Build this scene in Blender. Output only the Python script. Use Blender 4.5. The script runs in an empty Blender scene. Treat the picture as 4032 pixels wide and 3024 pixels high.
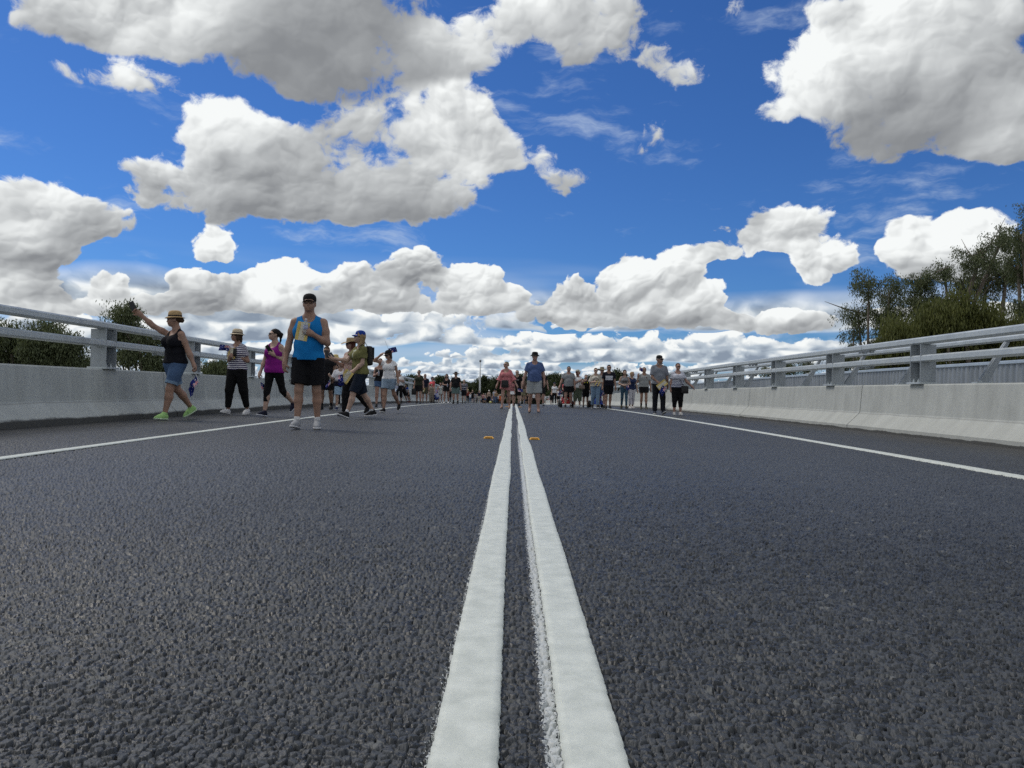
import bpy, bmesh, math, random
import numpy as np
from mathutils import Vector, Matrix
R = math.radians
scene = bpy.context.scene
col = scene.collection

# ------------------------------------------------------------------ camera
FPX, CX, CY = 3029.0, 2016.0, 1512.0          # focal length and centre of the photograph in its pixels
ROLL, PITCH, YAW = R(1.077), math.atan(18 / 3029), math.atan(5 / 3029)
CAM_H = 0.594
cam_data = bpy.data.cameras.new('camera')
cam = bpy.data.objects.new('camera', cam_data)
col.objects.link(cam)
cam_data.sensor_width = 36.0
cam_data.lens = 36.0 * FPX / 4032
cam_data.clip_start = 0.05
cam_data.clip_end = 20000
CAM_P = Vector((-0.037, 0.0, CAM_H))
CAM_R = Matrix.Rotation(YAW, 3, 'Z') @ Matrix.Rotation(math.pi / 2 + PITCH, 3, 'X') @ Matrix.Rotation(ROLL, 3, 'Z')
cam.matrix_world = Matrix.Translation(CAM_P) @ CAM_R.to_4x4()
scene.camera = cam

def ray(px, py):
    return CAM_R @ Vector(((px - CX) / FPX, -(py - CY) / FPX, -1.0)).normalized()

# road surface height: gentle climb, crest, then a steady fall
GA, GB, GC = 0.0013, 3.855e-4, 55.0
def zr(y):
    y = np.maximum(np.asarray(y, float), -20.0)
    return np.where(y < GC, GA * y - GB * y * y / 2, GA * y - GB * (GC * y - GC * GC / 2))
def zf(y):
    return float(zr(y))
def at_depth(px, py, Y):
    d = ray(px, py); t = (Y - CAM_P.y) / d.y
    return CAM_P + d * t
def ground(px, py):
    d = ray(px, py)
    lo = None
    for i in range(1, 4000):
        y = 0.5 + i * 0.02
        p = CAM_P + d * (y / d.y)
        if p.z <= zf(y):
            return p
    return CAM_P + d * (45.0 / d.y)

# ------------------------------------------------------------------ sky
SUN_EL, SUN_AZ = R(52), R(-58)                 # sun high on the left, a little ahead
class NT:
    """small helper for building node trees"""
    def __init__(s, tree, dim='3D'):
        s.t = tree; s.dim = dim
    def n(s, kind, **kw):
        nd = s.t.nodes.new(kind)
        for k, v in kw.items():
            setattr(nd, k, v)
        return nd
    def put(s, sock, v):
        if isinstance(v, bpy.types.NodeSocket):
            s.t.links.new(v, sock)
        elif v is not None:
            sock.default_value = v
    def m(s, op, a, b=None, c=None, clamp=False):
        nd = s.n('ShaderNodeMath', operation=op, use_clamp=clamp)
        for i, v in enumerate((a, b, c)):
            if v is not None:
                s.put(nd.inputs[i], v)
        return nd.outputs[0]
    def vm(s, op, a, b=None, c=None, out=0):
        nd = s.n('ShaderNodeVectorMath', operation=op)
        for i, v in enumerate((a, b, c)):
            if v is not None:
                s.put(nd.inputs[3] if (op == 'SCALE' and i == 1) else nd.inputs[i], v)
        return nd.outputs['Value'] if out else nd.outputs[0]
    def comb(s, x, y, z):
        nd = s.n('ShaderNodeCombineXYZ')
        for i, v in enumerate((x, y, z)):
            s.put(nd.inputs[i], v)
        return nd.outputs[0]
    def sep(s, v):
        nd = s.n('ShaderNodeSeparateXYZ'); s.put(nd.inputs[0], v)
        return nd.outputs
    def noise(s, vec, scale, detail=3.0, rough=0.5, lac=2.0, dist=0.0, color=False):
        nd = s.n('ShaderNodeTexNoise', noise_dimensions=s.dim)
        s.put(nd.inputs['Vector'], vec); s.put(nd.inputs['Scale'], scale); s.put(nd.inputs['Detail'], detail)
        s.put(nd.inputs['Roughness'], rough); s.put(nd.inputs['Lacunarity'], lac); s.put(nd.inputs['Distortion'], dist)
        return nd.outputs['Color' if color else 'Fac']
    def voro(s, vec, scale, detail=0.0, rough=0.5, feature='F1', out='Distance', rand=1.0, smooth=None):
        nd = s.n('ShaderNodeTexVoronoi', feature=feature, voronoi_dimensions=s.dim)
        s.put(nd.inputs['Vector'], vec); s.put(nd.inputs['Scale'], scale); s.put(nd.inputs['Randomness'], rand)
        if 'Detail' in nd.inputs: s.put(nd.inputs['Detail'], detail); s.put(nd.inputs['Roughness'], rough)
        if smooth is not None and 'Smoothness' in nd.inputs: s.put(nd.inputs['Smoothness'], smooth)
        return nd.outputs[out]
    def rng(s, v, a, b, c=0.0, d=1.0, smooth=False):
        nd = s.n('ShaderNodeMapRange', interpolation_type='SMOOTHSTEP' if smooth else 'LINEAR')
        for i, x in enumerate((v, a, b, c, d)):
            s.put(nd.inputs[i], x)
        return nd.outputs[0]
    def mix(s, f, a, b, blend='MIX'):
        nd = s.n('ShaderNodeMix', data_type='RGBA', blend_type=blend)
        s.put(nd.inputs[0], f)
        for i, v in ((6, a), (7, b)):
            if isinstance(v, (tuple, list)): v = tuple(v)[:3] + (1.0,)
            s.put(nd.inputs[i], v)
        return nd.outputs[2]
    def mixf(s, f, a, b):
        nd = s.n('ShaderNodeMix', data_type='FLOAT')
        s.put(nd.inputs[0], f); s.put(nd.inputs[2], a); s.put(nd.inputs[3], b)
        return nd.outputs[0]

# cumulus banks: (centre x, centre y, half width, half height up, half height down, tone) in photograph pixels,
# turned below into azimuth and elevation on the sky
CLOUDS = [
 (560,60,420,170,150,.35),(1600,200,170,160,150,-.8),(880,-20,420,160,160,.1),(1350,-60,450,160,160,-.7),(60,1130,260,90,70,-.1),(3650,-60,500,160,160,.6),(4000,560,240,90,70,-.5),(1080,120,430,260,230,-.95),(1380,80,330,260,280,-1.1),(290,110,210,120,80,.2),(1230,320,330,120,95,-1.4),
 (1780,160,180,150,140,.1),(2150,40,380,170,130,.15),(2330,170,190,120,120,.1),(2660,260,150,110,100,.1,.66),(2530,190,170,110,100,.1,.72),
 (850,520,190,160,140,.5),(1370,500,210,110,120,.3),(1150,640,420,190,230,-.1),(1600,540,330,240,230,.15),(1780,470,200,150,170,.35),(620,710,200,110,110,.2),
 (1000,790,430,110,105,-.55),(1500,800,350,120,90,-.6),(1950,590,110,110,90,.35),
 (90,820,250,150,160,-.05),(350,880,200,130,120,-.1),(60,980,240,110,130,-.1),
 (830,960,135,78,75,.3,.80),
 (3330,130,260,260,200,.6),(3520,230,440,280,250,.25),(3870,330,420,300,260,-.3),(3180,300,240,170,180,.55),(3620,490,450,150,120,-.8),
 (3020,450,110,60,50,.3),(3800,60,360,160,150,.35),(2750,30,200,130,110,.1,.74),(480,300,330,90,90,.1,.56),(2450,520,260,120,130,.1,.40),(160,60,220,120,110,.2,.60),(4000,580,260,110,90,-.2,.6),(2010,610,190,130,120,.2,.60),(2270,715,210,75,70,.1,.62),
 (2900,940,170,115,85,.15),(3090,890,210,115,105,.35),(3230,1020,150,130,90,.1),(2800,1000,130,60,35,.0),(3010,930,150,90,70,.2),
 (3600,970,170,120,100,.1),(3820,940,180,115,110,.3),(3720,1060,260,80,70,-.05),
 (2470,1070,130,90,90,.4),(2680,1040,130,80,90,.35),(2400,1160,260,110,90,.15),(2650,1150,180,110,110,.0),(2250,1240,190,80,60,.1),(2560,1250,320,60,50,-.25),
 (1650,1070,170,90,100,.45),(1850,1100,140,70,90,.3),(1450,1120,190,90,90,.2),(1960,1160,120,60,50,.1),(1600,1190,380,60,50,-.25),
 (1110,1100,130,90,90,.4),(950,1150,190,80,70,.2),(750,1120,100,60,60,.35),(400,1120,120,75,70,.4),(280,1215,240,60,50,.15),(1130,1200,280,60,50,-.2),(700,1200,230,60,50,.0),
 (3700,1250,330,70,60,.1),(3050,1270,250,50,50,.1),(-500,300,400,250,200,.2),(4700,800,500,250,200,.2),(5200,300,400,200,200,.0),
]
def azel(px, py):
    x = (px - 2021) / FPX; y = (1530 - (py - (px - CX) * 0.0188)) / FPX
    return math.atan(x), math.atan2(y, math.sqrt(1 + x * x))

def make_world():
    w = bpy.data.worlds.new("World"); scene.world = w; w.use_nodes = True
    t = w.node_tree; t.nodes.clear(); N = NT(t, '2D')
    tc = N.n('ShaderNodeTexCoord').outputs['Generated']
    d = N.vm('NORMALIZE', tc)
    x, y, z = N.sep(d)
    az = N.m('ARCTAN2', x, y)
    el = N.m('ARCSINE', z)
    # macro shape of the cloud banks, three at a time in one vector
    azv, elv = N.comb(az, az, az), N.comb(el, el, el)
    S = ST = None
    cl = CLOUDS + [CLOUDS[0]] * ((-len(CLOUDS)) % 3)
    for i in range(0, len(cl), 3):
        kx, ox, ku, ou, kd, od, bi, am = [], [], [], [], [], [], [], []
        for (px, py, rx, ru, rd, b, *amp) in cl[i:i + 3]:
            am.append(amp[0] if amp else 1.0)
            a0, e0 = azel(px, py)
            a1, _ = azel(px + rx, py); _, e1 = azel(px, py - ru); _, e2 = azel(px, py + rd)
            g = 1.27
            sx, su, sd = abs(a1 - a0) * g, abs(e1 - e0) * g, abs(e0 - e2) * g
            kx.append(1 / sx); ox.append(-a0 / sx); ku.append(1 / su); ou.append(-e0 / su); kd.append(-1 / sd); od.append(e0 / sd); bi.append(b)
        X = N.vm('MULTIPLY_ADD', azv, tuple(kx), tuple(ox))
        U = N.vm('MULTIPLY_ADD', elv, tuple(ku), tuple(ou))
        D = N.vm('MULTIPLY_ADD', elv, tuple(kd), tuple(od))
        V = N.vm('MAXIMUM', U, D)
        r2 = N.vm('MULTIPLY_ADD', X, X, N.vm('MULTIPLY', V, V))
        W = N.vm('MAXIMUM', N.vm('MULTIPLY_ADD', r2, (-1, -1, -1), tuple(am)), (0, 0, 0))
        W2 = N.vm('MULTIPLY', W, W)
        T = N.vm('MULTIPLY_ADD', U, (.8, .8, .8), tuple(bi))
        T = N.vm('MINIMUM', T, (1.0, 1.0, 1.0))
        S = W2 if S is None else N.vm('ADD', S, W2)
        ST = N.vm('MULTIPLY', W2, T) if ST is None else N.vm('MULTIPLY_ADD', W2, T, ST)
    s1 = N.vm('DOT_PRODUCT', S, (1, 1, 1), out=1)
    st = N.vm('DOT_PRODUCT', ST, (1, 1, 1), out=1)
    tone = N.m('DIVIDE', st, N.m('MAXIMUM', s1, 1e-4))
    G = N.m('SQRT', N.m('MINIMUM', s1, 2.2))
    # loose broken cloud over the rest of the sky, beside, behind and above the mapped banks
    around = N.m('MAXIMUM', N.rng(N.m('ABSOLUTE', az), .78, 1.05, smooth=True), N.rng(el, .60, .85, smooth=True))
    p3 = N.comb(N.m('DIVIDE', x, N.m('ADD', z, .35)), N.m('DIVIDE', y, N.m('ADD', z, .35)), 0.0)
    cov = N.rng(N.noise(p3, 1.6, 2.0, .5), .28, .50, .30, 1.0, smooth=True)
    G = N.m('MAXIMUM', G, N.m('MULTIPLY', around, cov))
    s1 = N.m('MAXIMUM', s1, around)
    # detail: billows that grow finer towards the horizon; e is clipped elevation
    e = N.m('MAXIMUM', el, 0.0)
    p0 = N.comb(az, N.m('MULTIPLY', el, 1.25), 0.0)
    warp = N.noise(p0, 6.0, 4.0, 0.55, color=True)
    p = N.vm('MULTIPLY_ADD', warp, (.060, .060, 0), p0)
    p = N.vm('MULTIPLY_ADD', N.noise(p0, 40.0, 2.0, 0.5, color=True), (.010, .010, 0), p)
    fine = N.rng(e, 0.10, 0.32, 1.0, 0.0, smooth=True)
    # billows: rounded heads at four sizes, each compared with its neighbour towards the sun
    body = rel = None
    for sc_, w0, w1, sm in ((6.5, .62, .34, .45), (15.0, .34, .42, .32), (34.0, .16, .26, .28), (80.0, .07, .13, .25)):
        wgt = N.mixf(fine, w0, w1)
        o = .22 / sc_
        b0 = N.voro(p, sc_, 0.0, feature='SMOOTH_F1', smooth=sm)
        b1 = N.voro(N.vm('ADD', p, (-o * .6, o * .95, 0.0)), sc_, 0.0, feature='SMOOTH_F1', smooth=sm)
        t0 = N.m('MULTIPLY', N.m('SUBTRACT', .38, b0), wgt)
        dd = N.m('MULTIPLY', N.m('SUBTRACT', b1, b0), N.m('POWER', wgt, .75))
        body = t0 if body is None else N.m('ADD', body, t0)
        rel = dd if rel is None else N.m('ADD', rel, dd)
    wisp = N.m('SUBTRACT', N.noise(p, 26.0, 9.0, 0.66), 0.5)
    big = N.m('SUBTRACT', N.noise(p0, 5.0, 2.0, .5), .5)
    F = N.m('MULTIPLY_ADD', wisp, N.mixf(fine, 1.15, .72), N.m('MULTIPLY_ADD', body, 1.75, N.m('MULTIPLY_ADD', big, .45, N.m('SUBTRACT', G, 0.37))))
    soft = N.mixf(fine, 0.34, 0.09)
    aB = N.rng(F, 0.0, soft, smooth=True)
    aB = N.m('MULTIPLY', aB, N.rng(s1, 0.0, 0.02))
    toneC = N.rng(N.m('ADD', tone, N.m('MULTIPLY', big, .8)), -0.95, 0.80, 0.0, 1.0)
    rel = N.m('MULTIPLY', rel, N.mixf(fine, 1.7, 2.3))
    rel = N.m('MULTIPLY', rel, N.mixf(toneC, .22, 1.0))
    mid = N.m('MULTIPLY', N.m('SUBTRACT', N.noise(p, 6.5, 4.0, .6), .53), N.mixf(toneC, .45, 1.25))
    thin = N.rng(F, 0.0, 0.30, 0.22, 0.0)
    lB = N.m('ADD', N.m('ADD', N.m('ADD', N.m('MULTIPLY_ADD', toneC, 0.84, 0.08), rel), mid), thin, clamp=True)
    # rows of small cumulus that shrink towards the horizon
    RR = 1.42; LR = math.log(RR); E0 = 0.0085
    el_low = N.m('MAXIMUM', N.m('ADD', el, 0.003), 0.0012)
    rr = N.m('DIVIDE', N.m('LOGARITHM', N.m('DIVIDE', el_low, E0), math.e), LR)
    wob = N.noise(N.comb(az, 3.3, 0.0), 7.0, 2.0)
    rr = N.m('ADD', rr, N.m('MULTIPLY', wob, 1.3))
    k = N.m('FLOOR', rr); tt = N.m('FRACT', rr)
    def row(kk, ttt):
        sz = N.m('MULTIPLY', N.m('POWER', RR, kk), E0)
        q = N.comb(N.m('DIVIDE', az, sz), N.m('MULTIPLY_ADD', ttt, 0.5, N.m('MULTIPLY', kk, 23.7)), 0.0)
        wq = N.noise(q, 2.0, 2.0, .6, color=True)
        q = N.vm('MULTIPLY_ADD', wq, (.34, .26, 0), q)
        c = N.noise(q, 0.22, 1.0, .5)
        def det(Q, d):
            return N.m('MULTIPLY_ADD', N.voro(Q, 1.9, 0.0, feature='SMOOTH_F1', smooth=.5), -.55, N.noise(Q, 1.2, d, .62))
        n = det(q, 5.0)
        n2 = det(N.vm('ADD', q, (-0.13, 0.17, 0)), 2.0)
        top = N.m('MULTIPLY_ADD', N.m('SUBTRACT', c, .5), 5.0, 1.15)
        f = N.m('MULTIPLY_ADD', N.m('SUBTRACT', n, .27), 2.3, N.m('SUBTRACT', top, ttt))
        a = N.rng(f, 0.0, 0.22, smooth=True)
        a = N.m('MULTIPLY', a, N.rng(ttt, 0.0, 0.16))
        L = N.m('ADD', N.m('MULTIPLY_ADD', ttt, .42, .26), N.m('MULTIPLY', N.m('SUBTRACT', n, n2), 2.1))
        L = N.m('ADD', L, N.rng(f, 0.1, 1.4, .26, -.10), clamp=True)
        return a, L
    aN, lN = row(k, tt)
    aF, lF = row(N.m('SUBTRACT', k, 1.0), N.m('ADD', tt, 1.0))
    aR = N.m('SUBTRACT', 1.0, N.m('MULTIPLY', N.m('SUBTRACT', 1.0, aN), N.m('SUBTRACT', 1.0, aF)))
    lR = N.mixf(aN, lF, lN)
    wR = N.rng(N.m('ADD', el, N.m('MULTIPLY', big, .05)), 0.098, 0.128, 1.0, 0.0)
    aR = N.m('MULTIPLY', aR, wR)
    # thin high cloud
    ci = N.noise(N.vm('MULTIPLY', p, (1.0, 2.6, 1.0)), 5.0, 6.0, .62)
    aC = N.m('MULTIPLY', N.rng(ci, .55, .82, smooth=True), N.rng(e, .05, .5, .75, .45))
    veil = N.m('MULTIPLY', N.rng(N.noise(N.vm('MULTIPLY', p0, (1.0, 5.0, 1.0)), 3.0, 3.0, .5), .38, .62, smooth=True), N.rng(e, .10, .17, .55, 0.0))
    sky = N.n('ShaderNodeTexSky', sky_type='NISHITA', sun_disc=False, sun_elevation=SUN_EL, sun_rotation=SUN_AZ)
    sky.air_density = 1.0; sky.dust_density = 0.35; sky.ozone_density = 2.2; sky.altitude = 200
    skyc = N.vm('MULTIPLY', sky.outputs[0], (0.0262, 0.051, 0.0905))
    def cloudcol(L, warm):
        rp = N.n('ShaderNodeValToRGB')
        rp.color_ramp.elements[0].position = 0.0; rp.color_ramp.elements[0].color = (.25, .262, .278, 1) if warm else (.25, .305, .385, 1)
        rp.color_ramp.elements[1].position = 1.0; rp.color_ramp.elements[1].color = (.93, .955, .95, 1)
        m = rp.color_ramp.elements.new(.5); m.color = (.525, .545, .555, 1) if warm else (.48, .55, .625, 1)
        N.put(rp.inputs[0], L)
        return rp.outputs[0]
    c = skyc
    c = N.mix(N.m('MAXIMUM', aC, veil), c, (.56, .66, .80))
    c = N.mix(aR, c, cloudcol(lR, False))
    c = N.mix(aB, c, cloudcol(lB, True))
    haze = N.rng(el, -0.01, 0.035, .36, 0.0)
    c = N.mix(haze, c, (.50, .60, .74))
    bg = N.n('ShaderNodeBackground'); N.put(bg.inputs[0], c); bg.inputs[1].default_value = 1.0
    out = N.n('ShaderNodeOutputWorld'); t.links.new(bg.outputs[0], out.inputs[0])
    w.cycles.sampling_method = 'NONE'
make_world()
sun_d = bpy.data.lights.new('sun', 'SUN'); sun_d.energy = 1.6; sun_d.angle = R(24); sun_d.color = (1.0, .95, .88)
sun = bpy.data.objects.new('sun', sun_d); col.objects.link(sun)
sv = Vector((math.sin(SUN_AZ) * math.cos(SUN_EL), math.cos(SUN_AZ) * math.cos(SUN_EL), math.sin(SUN_EL)))
sun.rotation_euler = (-sv).to_track_quat('-Z', 'Y').to_euler()
scene.view_settings.view_transform = 'Standard'; scene.view_settings.look = 'None'
scene.view_settings.exposure = 0.0; scene.view_settings.gamma = 1.0
scene.cycles.use_denoising = False
scene.cycles.use_adaptive_sampling = True; scene.cycles.adaptive_threshold = 0.008; scene.cycles.adaptive_min_samples = 16
scene.cycles.max_bounces = 6; scene.cycles.diffuse_bounces = 2; scene.cycles.transparent_max_bounces = 8

# ------------------------------------------------------------------ helpers
def link(o, parent=None):
    col.objects.link(o)
    if parent is not None:
        o.parent = parent
    return o
def tag(o, label=None, cat=None, group=None, kind=None):
    if label: o['label'] = label
    if cat: o['category'] = cat
    if group: o['group'] = group
    if kind: o['kind'] = kind
    return o
def empty(name, loc=(0, 0, 0), rz=0.0, label=None, cat=None, group=None):
    o = bpy.data.objects.new(name, None); o.empty_display_size = .1
    link(o); o.location = loc; o.rotation_euler = (0, 0, rz)
    return tag(o, label, cat, group)
def mesh_obj(name, verts, faces, mats, parent=None, smooth=False, mat_idx=None, uvs=None):
    me = bpy.data.meshes.new(name)
    verts = np.asarray(verts, dtype=np.float64).reshape(-1, 3)
    if isinstance(faces, np.ndarray):
        k = faces.shape[1]; nf = len(faces)
        me.vertices.add(len(verts)); me.vertices.foreach_set('co', verts.astype(np.float32).ravel())
        me.loops.add(nf * k); me.loops.foreach_set('vertex_index', faces.astype(np.int32).ravel())
        me.polygons.add(nf); me.polygons.foreach_set('loop_start', np.arange(0, nf * k, k, dtype=np.int32))
        me.polygons.foreach_set('loop_total', np.full(nf, k, dtype=np.int32))
        me.update(calc_edges=True)
    else:
        me.from_pydata([tuple(v) for v in verts], [], [tuple(f) for f in faces]); me.update()
    for m in (mats if isinstance(mats, (list, tuple)) else [mats]):
        me.materials.append(m)
    if mat_idx is not None:
        me.polygons.foreach_set('material_index', np.asarray(mat_idx, dtype=np.int32))
    if smooth:
        me.polygons.foreach_set('use_smooth', np.ones(len(me.polygons), dtype=bool))
    if uvs is not None:                       # per vertex uv
        uv = me.uv_layers.new(name='UVMap')
        li = np.zeros(len(me.loops), dtype=np.int32); me.loops.foreach_get('vertex_index', li)
        uv.data.foreach_set('uv', np.asarray(uvs, dtype=np.float32)[li].ravel())
    o = bpy.data.objects.new(name, me)
    return link(o, parent)

class MB:
    """collects simple shapes into one mesh"""
    def __init__(s):
        s.v, s.f, s.mi = [], [], []
    def add(s, vs, fs, mi=0):
        b = len(s.v); s.v += [tuple(v) for v in vs]; s.f += [tuple(i + b for i in f) for f in fs]; s.mi += [mi] * len(fs)
    def box(s, c, size, rot=None, mi=0, taper=1.0):
        hx, hy, hz = size[0] / 2, size[1] / 2, size[2] / 2
        vs = []
        for z in (-hz, hz):
            k = taper if z > 0 else 1.0
            for x, y in ((-hx, -hy), (hx, -hy), (hx, hy), (-hx, hy)):
                v = Vector((x * k, y * k, z))
                if rot is not None: v = rot @ v
                vs.append(v + Vector(c))
        s.add(vs, [(0, 3, 2, 1), (4, 5, 6, 7), (0, 1, 5, 4), (1, 2, 6, 5), (2, 3, 7, 6), (3, 0, 4, 7)], mi)
    def tube(s, pts, rs, n=8, mi=0, cap=True, flat=1.0):
        pts = [Vector(p) for p in pts]
        if not isinstance(rs, (list, tuple)): rs = [rs] * len(pts)
        up = None; vs = []
        for i, p in enumerate(pts):
            d = (pts[min(i + 1, len(pts) - 1)] - pts[max(i - 1, 0)]).normalized()
            if up is None:
                up = Vector((0, 0, 1)) if abs(d.z) < .9 else Vector((1, 0, 0))
            a = d.cross(up).normalized(); b = a.cross(d).normalized(); up = b
            for k in range(n):
                t = 2 * math.pi * k / n
                vs.append(p + a * (math.cos(t) * rs[i]) + b * (math.sin(t) * rs[i] * flat))
        fs = []
        for i in range(len(pts) - 1):
            for k in range(n):
                fs.append((i * n + k, i * n + (k + 1) % n, (i + 1) * n + (k + 1) % n, (i + 1) * n + k))
        if cap:
            fs.append(tuple(reversed(range(n)))); fs.append(tuple((len(pts) - 1) * n + k for k in range(n)))
        s.add(vs, fs, mi)
    def lathe(s, prof, c=(0, 0, 0), n=20, rot=None, mi=0, sx=1.0, sy=1.0, warp=None):
        vs = []
        for i, (r, z) in enumerate(prof):
            for k in range(n):
                t = 2 * math.pi * k / n
                v = Vector((r * math.cos(t) * sx, r * math.sin(t) * sy, z))
                if warp: v = warp(v, t, r)
                if rot is not None: v = rot @ v
                vs.append(v + Vector(c))
        fs = []
        for i in range(len(prof) - 1):
            for k in range(n):
                fs.append((i * n + k, i * n + (k + 1) % n, (i + 1) * n + (k + 1) % n, (i + 1) * n + k))
        s.add(vs, fs, mi)
    def build(s, name, mats, parent=None, smooth=False, bevel=0.0, sub=0):
        o = mesh_obj(name, s.v, s.f, mats, parent, smooth, s.mi)
        if bevel:
            b = o.modifiers.new('bevel', 'BEVEL'); b.width = bevel; b.segments = 2; b.limit_method = 'ANGLE'
        if sub:
            m = o.modifiers.new('sub', 'SUBSURF'); m.levels = sub; m.render_levels = sub
        return o

# ------------------------------------------------------------------ materials
MATS = {}
def new_mat(name):
    m = bpy.data.materials.new(name); m.use_nodes = True
    m.node_tree.nodes.clear()
    N = NT(m.node_tree)
    b = N.n('ShaderNodeBsdfPrincipled'); o = N.n('ShaderNodeOutputMaterial')
    N.t.links.new(b.outputs[0], o.inputs[0])
    return m, N, b, o
def simple(name, colr, rough=.7, metal=0.0, noise_amt=.15, noise_scale=30.0, bump=0.0, bump_scale=80.0, spec=.4, sheen=0.0):
    if name in MATS: return MATS[name]
    m, N, b, o = new_mat(name)
    tc = N.n('ShaderNodeTexCoord').outputs['Object']
    n = N.noise(tc, noise_scale, 3.0, .6)
    c = N.mix(N.rng(n, .3, .7), tuple(x * (1 - noise_amt) for x in colr), tuple(min(1, x * (1 + noise_amt)) for x in colr))
    N.put(b.inputs['Base Color'], c)
    b.inputs['Roughness'].default_value = rough; b.inputs['Metallic'].default_value = metal
    b.inputs['Specular IOR Level'].default_value = spec
    if sheen: b.inputs['Sheen Weight'].default_value = sheen
    if bump:
        bn = N.n('ShaderNodeBump'); bn.inputs['Strength'].default_value = bump; bn.inputs['Distance'].default_value = .01
        N.put(bn.inputs['Height'], N.noise(tc, bump_scale, 3.0, .6)); N.put(b.inputs['Normal'], bn.outputs[0])
    MATS[name] = m
    return m

# ------------------------------------------------------------------ road
def asphalt(near):
    m, N, b, o = new_mat('asphalt_near' if near else 'asphalt')
    tc = N.n('ShaderNodeTexCoord').outputs['Object']
    x, y, z = N.sep(tc)
    xy = N.comb(x, y, 0.0)
    cell = N.voro(xy, 54.0, out='Color')
    cr = N.sep(cell)[0]
    patch = N.noise(xy, .55, 4.0, .6)
    streak = N.noise(N.comb(N.m('MULTIPLY', x, 1.6), N.m('MULTIPLY', y, .10), 0.0), 1.3, 4.0, .6)
    k = N.m('MULTIPLY_ADD', N.m('SUBTRACT', patch, .5), .75, N.m('MULTIPLY_ADD', N.m('SUBTRACT', streak, .5), .6, 1.0))
    base = N.mix(cr, (.0135, .0163, .0195), (.059, .066, .0755))
    base = N.mix(N.m('GREATER_THAN', cr, .99), base, (.11, .115, .115))
    base = N.vm('SCALE', base, k)
    # dusty, slightly brown shoulder close to the parapets
    ax = N.m('ABSOLUTE', x)
    sh = N.m('MULTIPLY', N.rng(N.m('ADD', ax, N.m('MULTIPLY', N.noise(xy, 1.2, 3.0), .8)), 5.3, 6.3, smooth=True), .75)
    base = N.mix(sh, base, (.040, .036, .031))
    wear = N.rng(N.noise(N.comb(N.m('MULTIPLY', x, .8), N.m('MULTIPLY', y, 3.0), 0.0), 1.0, 6.0, .7), .77, .84)
    base = N.mix(N.m('MULTIPLY', wear, .28), base, (.24, .24, .24))
    # overspray of white paint beside the centre lines
    def band(c0, w, dens):
        d = N.m('DIVIDE', N.m('ABSOLUTE', N.m('SUBTRACT', x, c0)), w)
        n = N.noise(xy, 130.0, 3.0, .7)
        return N.m('GREATER_THAN', N.m('ADD', n, N.m('MULTIPLY', N.m('SUBTRACT', 1.0, d), dens)), .62)
    sp = N.m('MAXIMUM', band(.042, .020, .34), band(-.164, .008, .10))
    fadey = N.rng(y, 9.0, 14.0, 1.0, 0.0)
    base = N.mix(N.m('MULTIPLY', N.m('MULTIPLY', sp, fadey), .85), base, (.60, .63, .63))
    N.put(b.inputs['Base Color'], base)
    N.put(b.inputs['Roughness'], N.mixf(cr, .40, .66))
    b.inputs['Specular IOR Level'].default_value = .5
    bn = N.n('ShaderNodeBump'); bn.inputs['Distance'].default_value = .011; bn.inputs['Strength'].default_value = 1.0
    # close by the stones are modelled, so only their grain is left to the bump; further off it carries them
    t = N.rng(y, 4.5, 9.2, 0.0, 1.0)
    hn = N.m('MULTIPLY_ADD', N.voro(xy, 200.0), -.05, N.m('MULTIPLY', N.noise(xy, 420.0, 2.0), .07))
    hf = N.m('MULTIPLY_ADD', N.voro(xy, 48.0), -1.9, N.m('MULTIPLY', N.noise(xy, 30.0, 4.0, .7), 2.0))
    N.put(bn.inputs['Height'], N.m('ADD', N.m('MULTIPLY', hn, N.m('SUBTRACT', 1.0, t)), N.m('MULTIPLY', hf, t))); N.put(b.inputs['Normal'], bn.outputs[0])
    return m

HW = 6.1
def strip(name, xs, ys, zoff, mat, kind='structure', uvs=False):
    X, Y = np.meshgrid(xs, ys)
    Z = zr(Y) + (zoff(Y) if callable(zoff) else zoff)
    v = np.stack([X, Y, Z], -1).reshape(-1, 3)
    nx, ny = len(xs), len(ys)
    i = np.arange((ny - 1) * (nx - 1)); r, c = i // (nx - 1), i % (nx - 1)
    a = r * nx + c
    f = np.stack([a, a + 1, a + nx + 1, a + nx], -1)
    o = mesh_obj(name, v, f, mat, smooth=True)
    if kind: o['kind'] = kind
    return o
road = strip('road', np.linspace(-HW, HW, 5), np.concatenate([np.arange(-6, 9.2, .8), [9.40, 9.59], np.arange(10.4, 130, .8), np.arange(130, 330, 5)]), lambda y: np.where(y < 9.5, -.027, -.006), asphalt(False))

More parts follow.
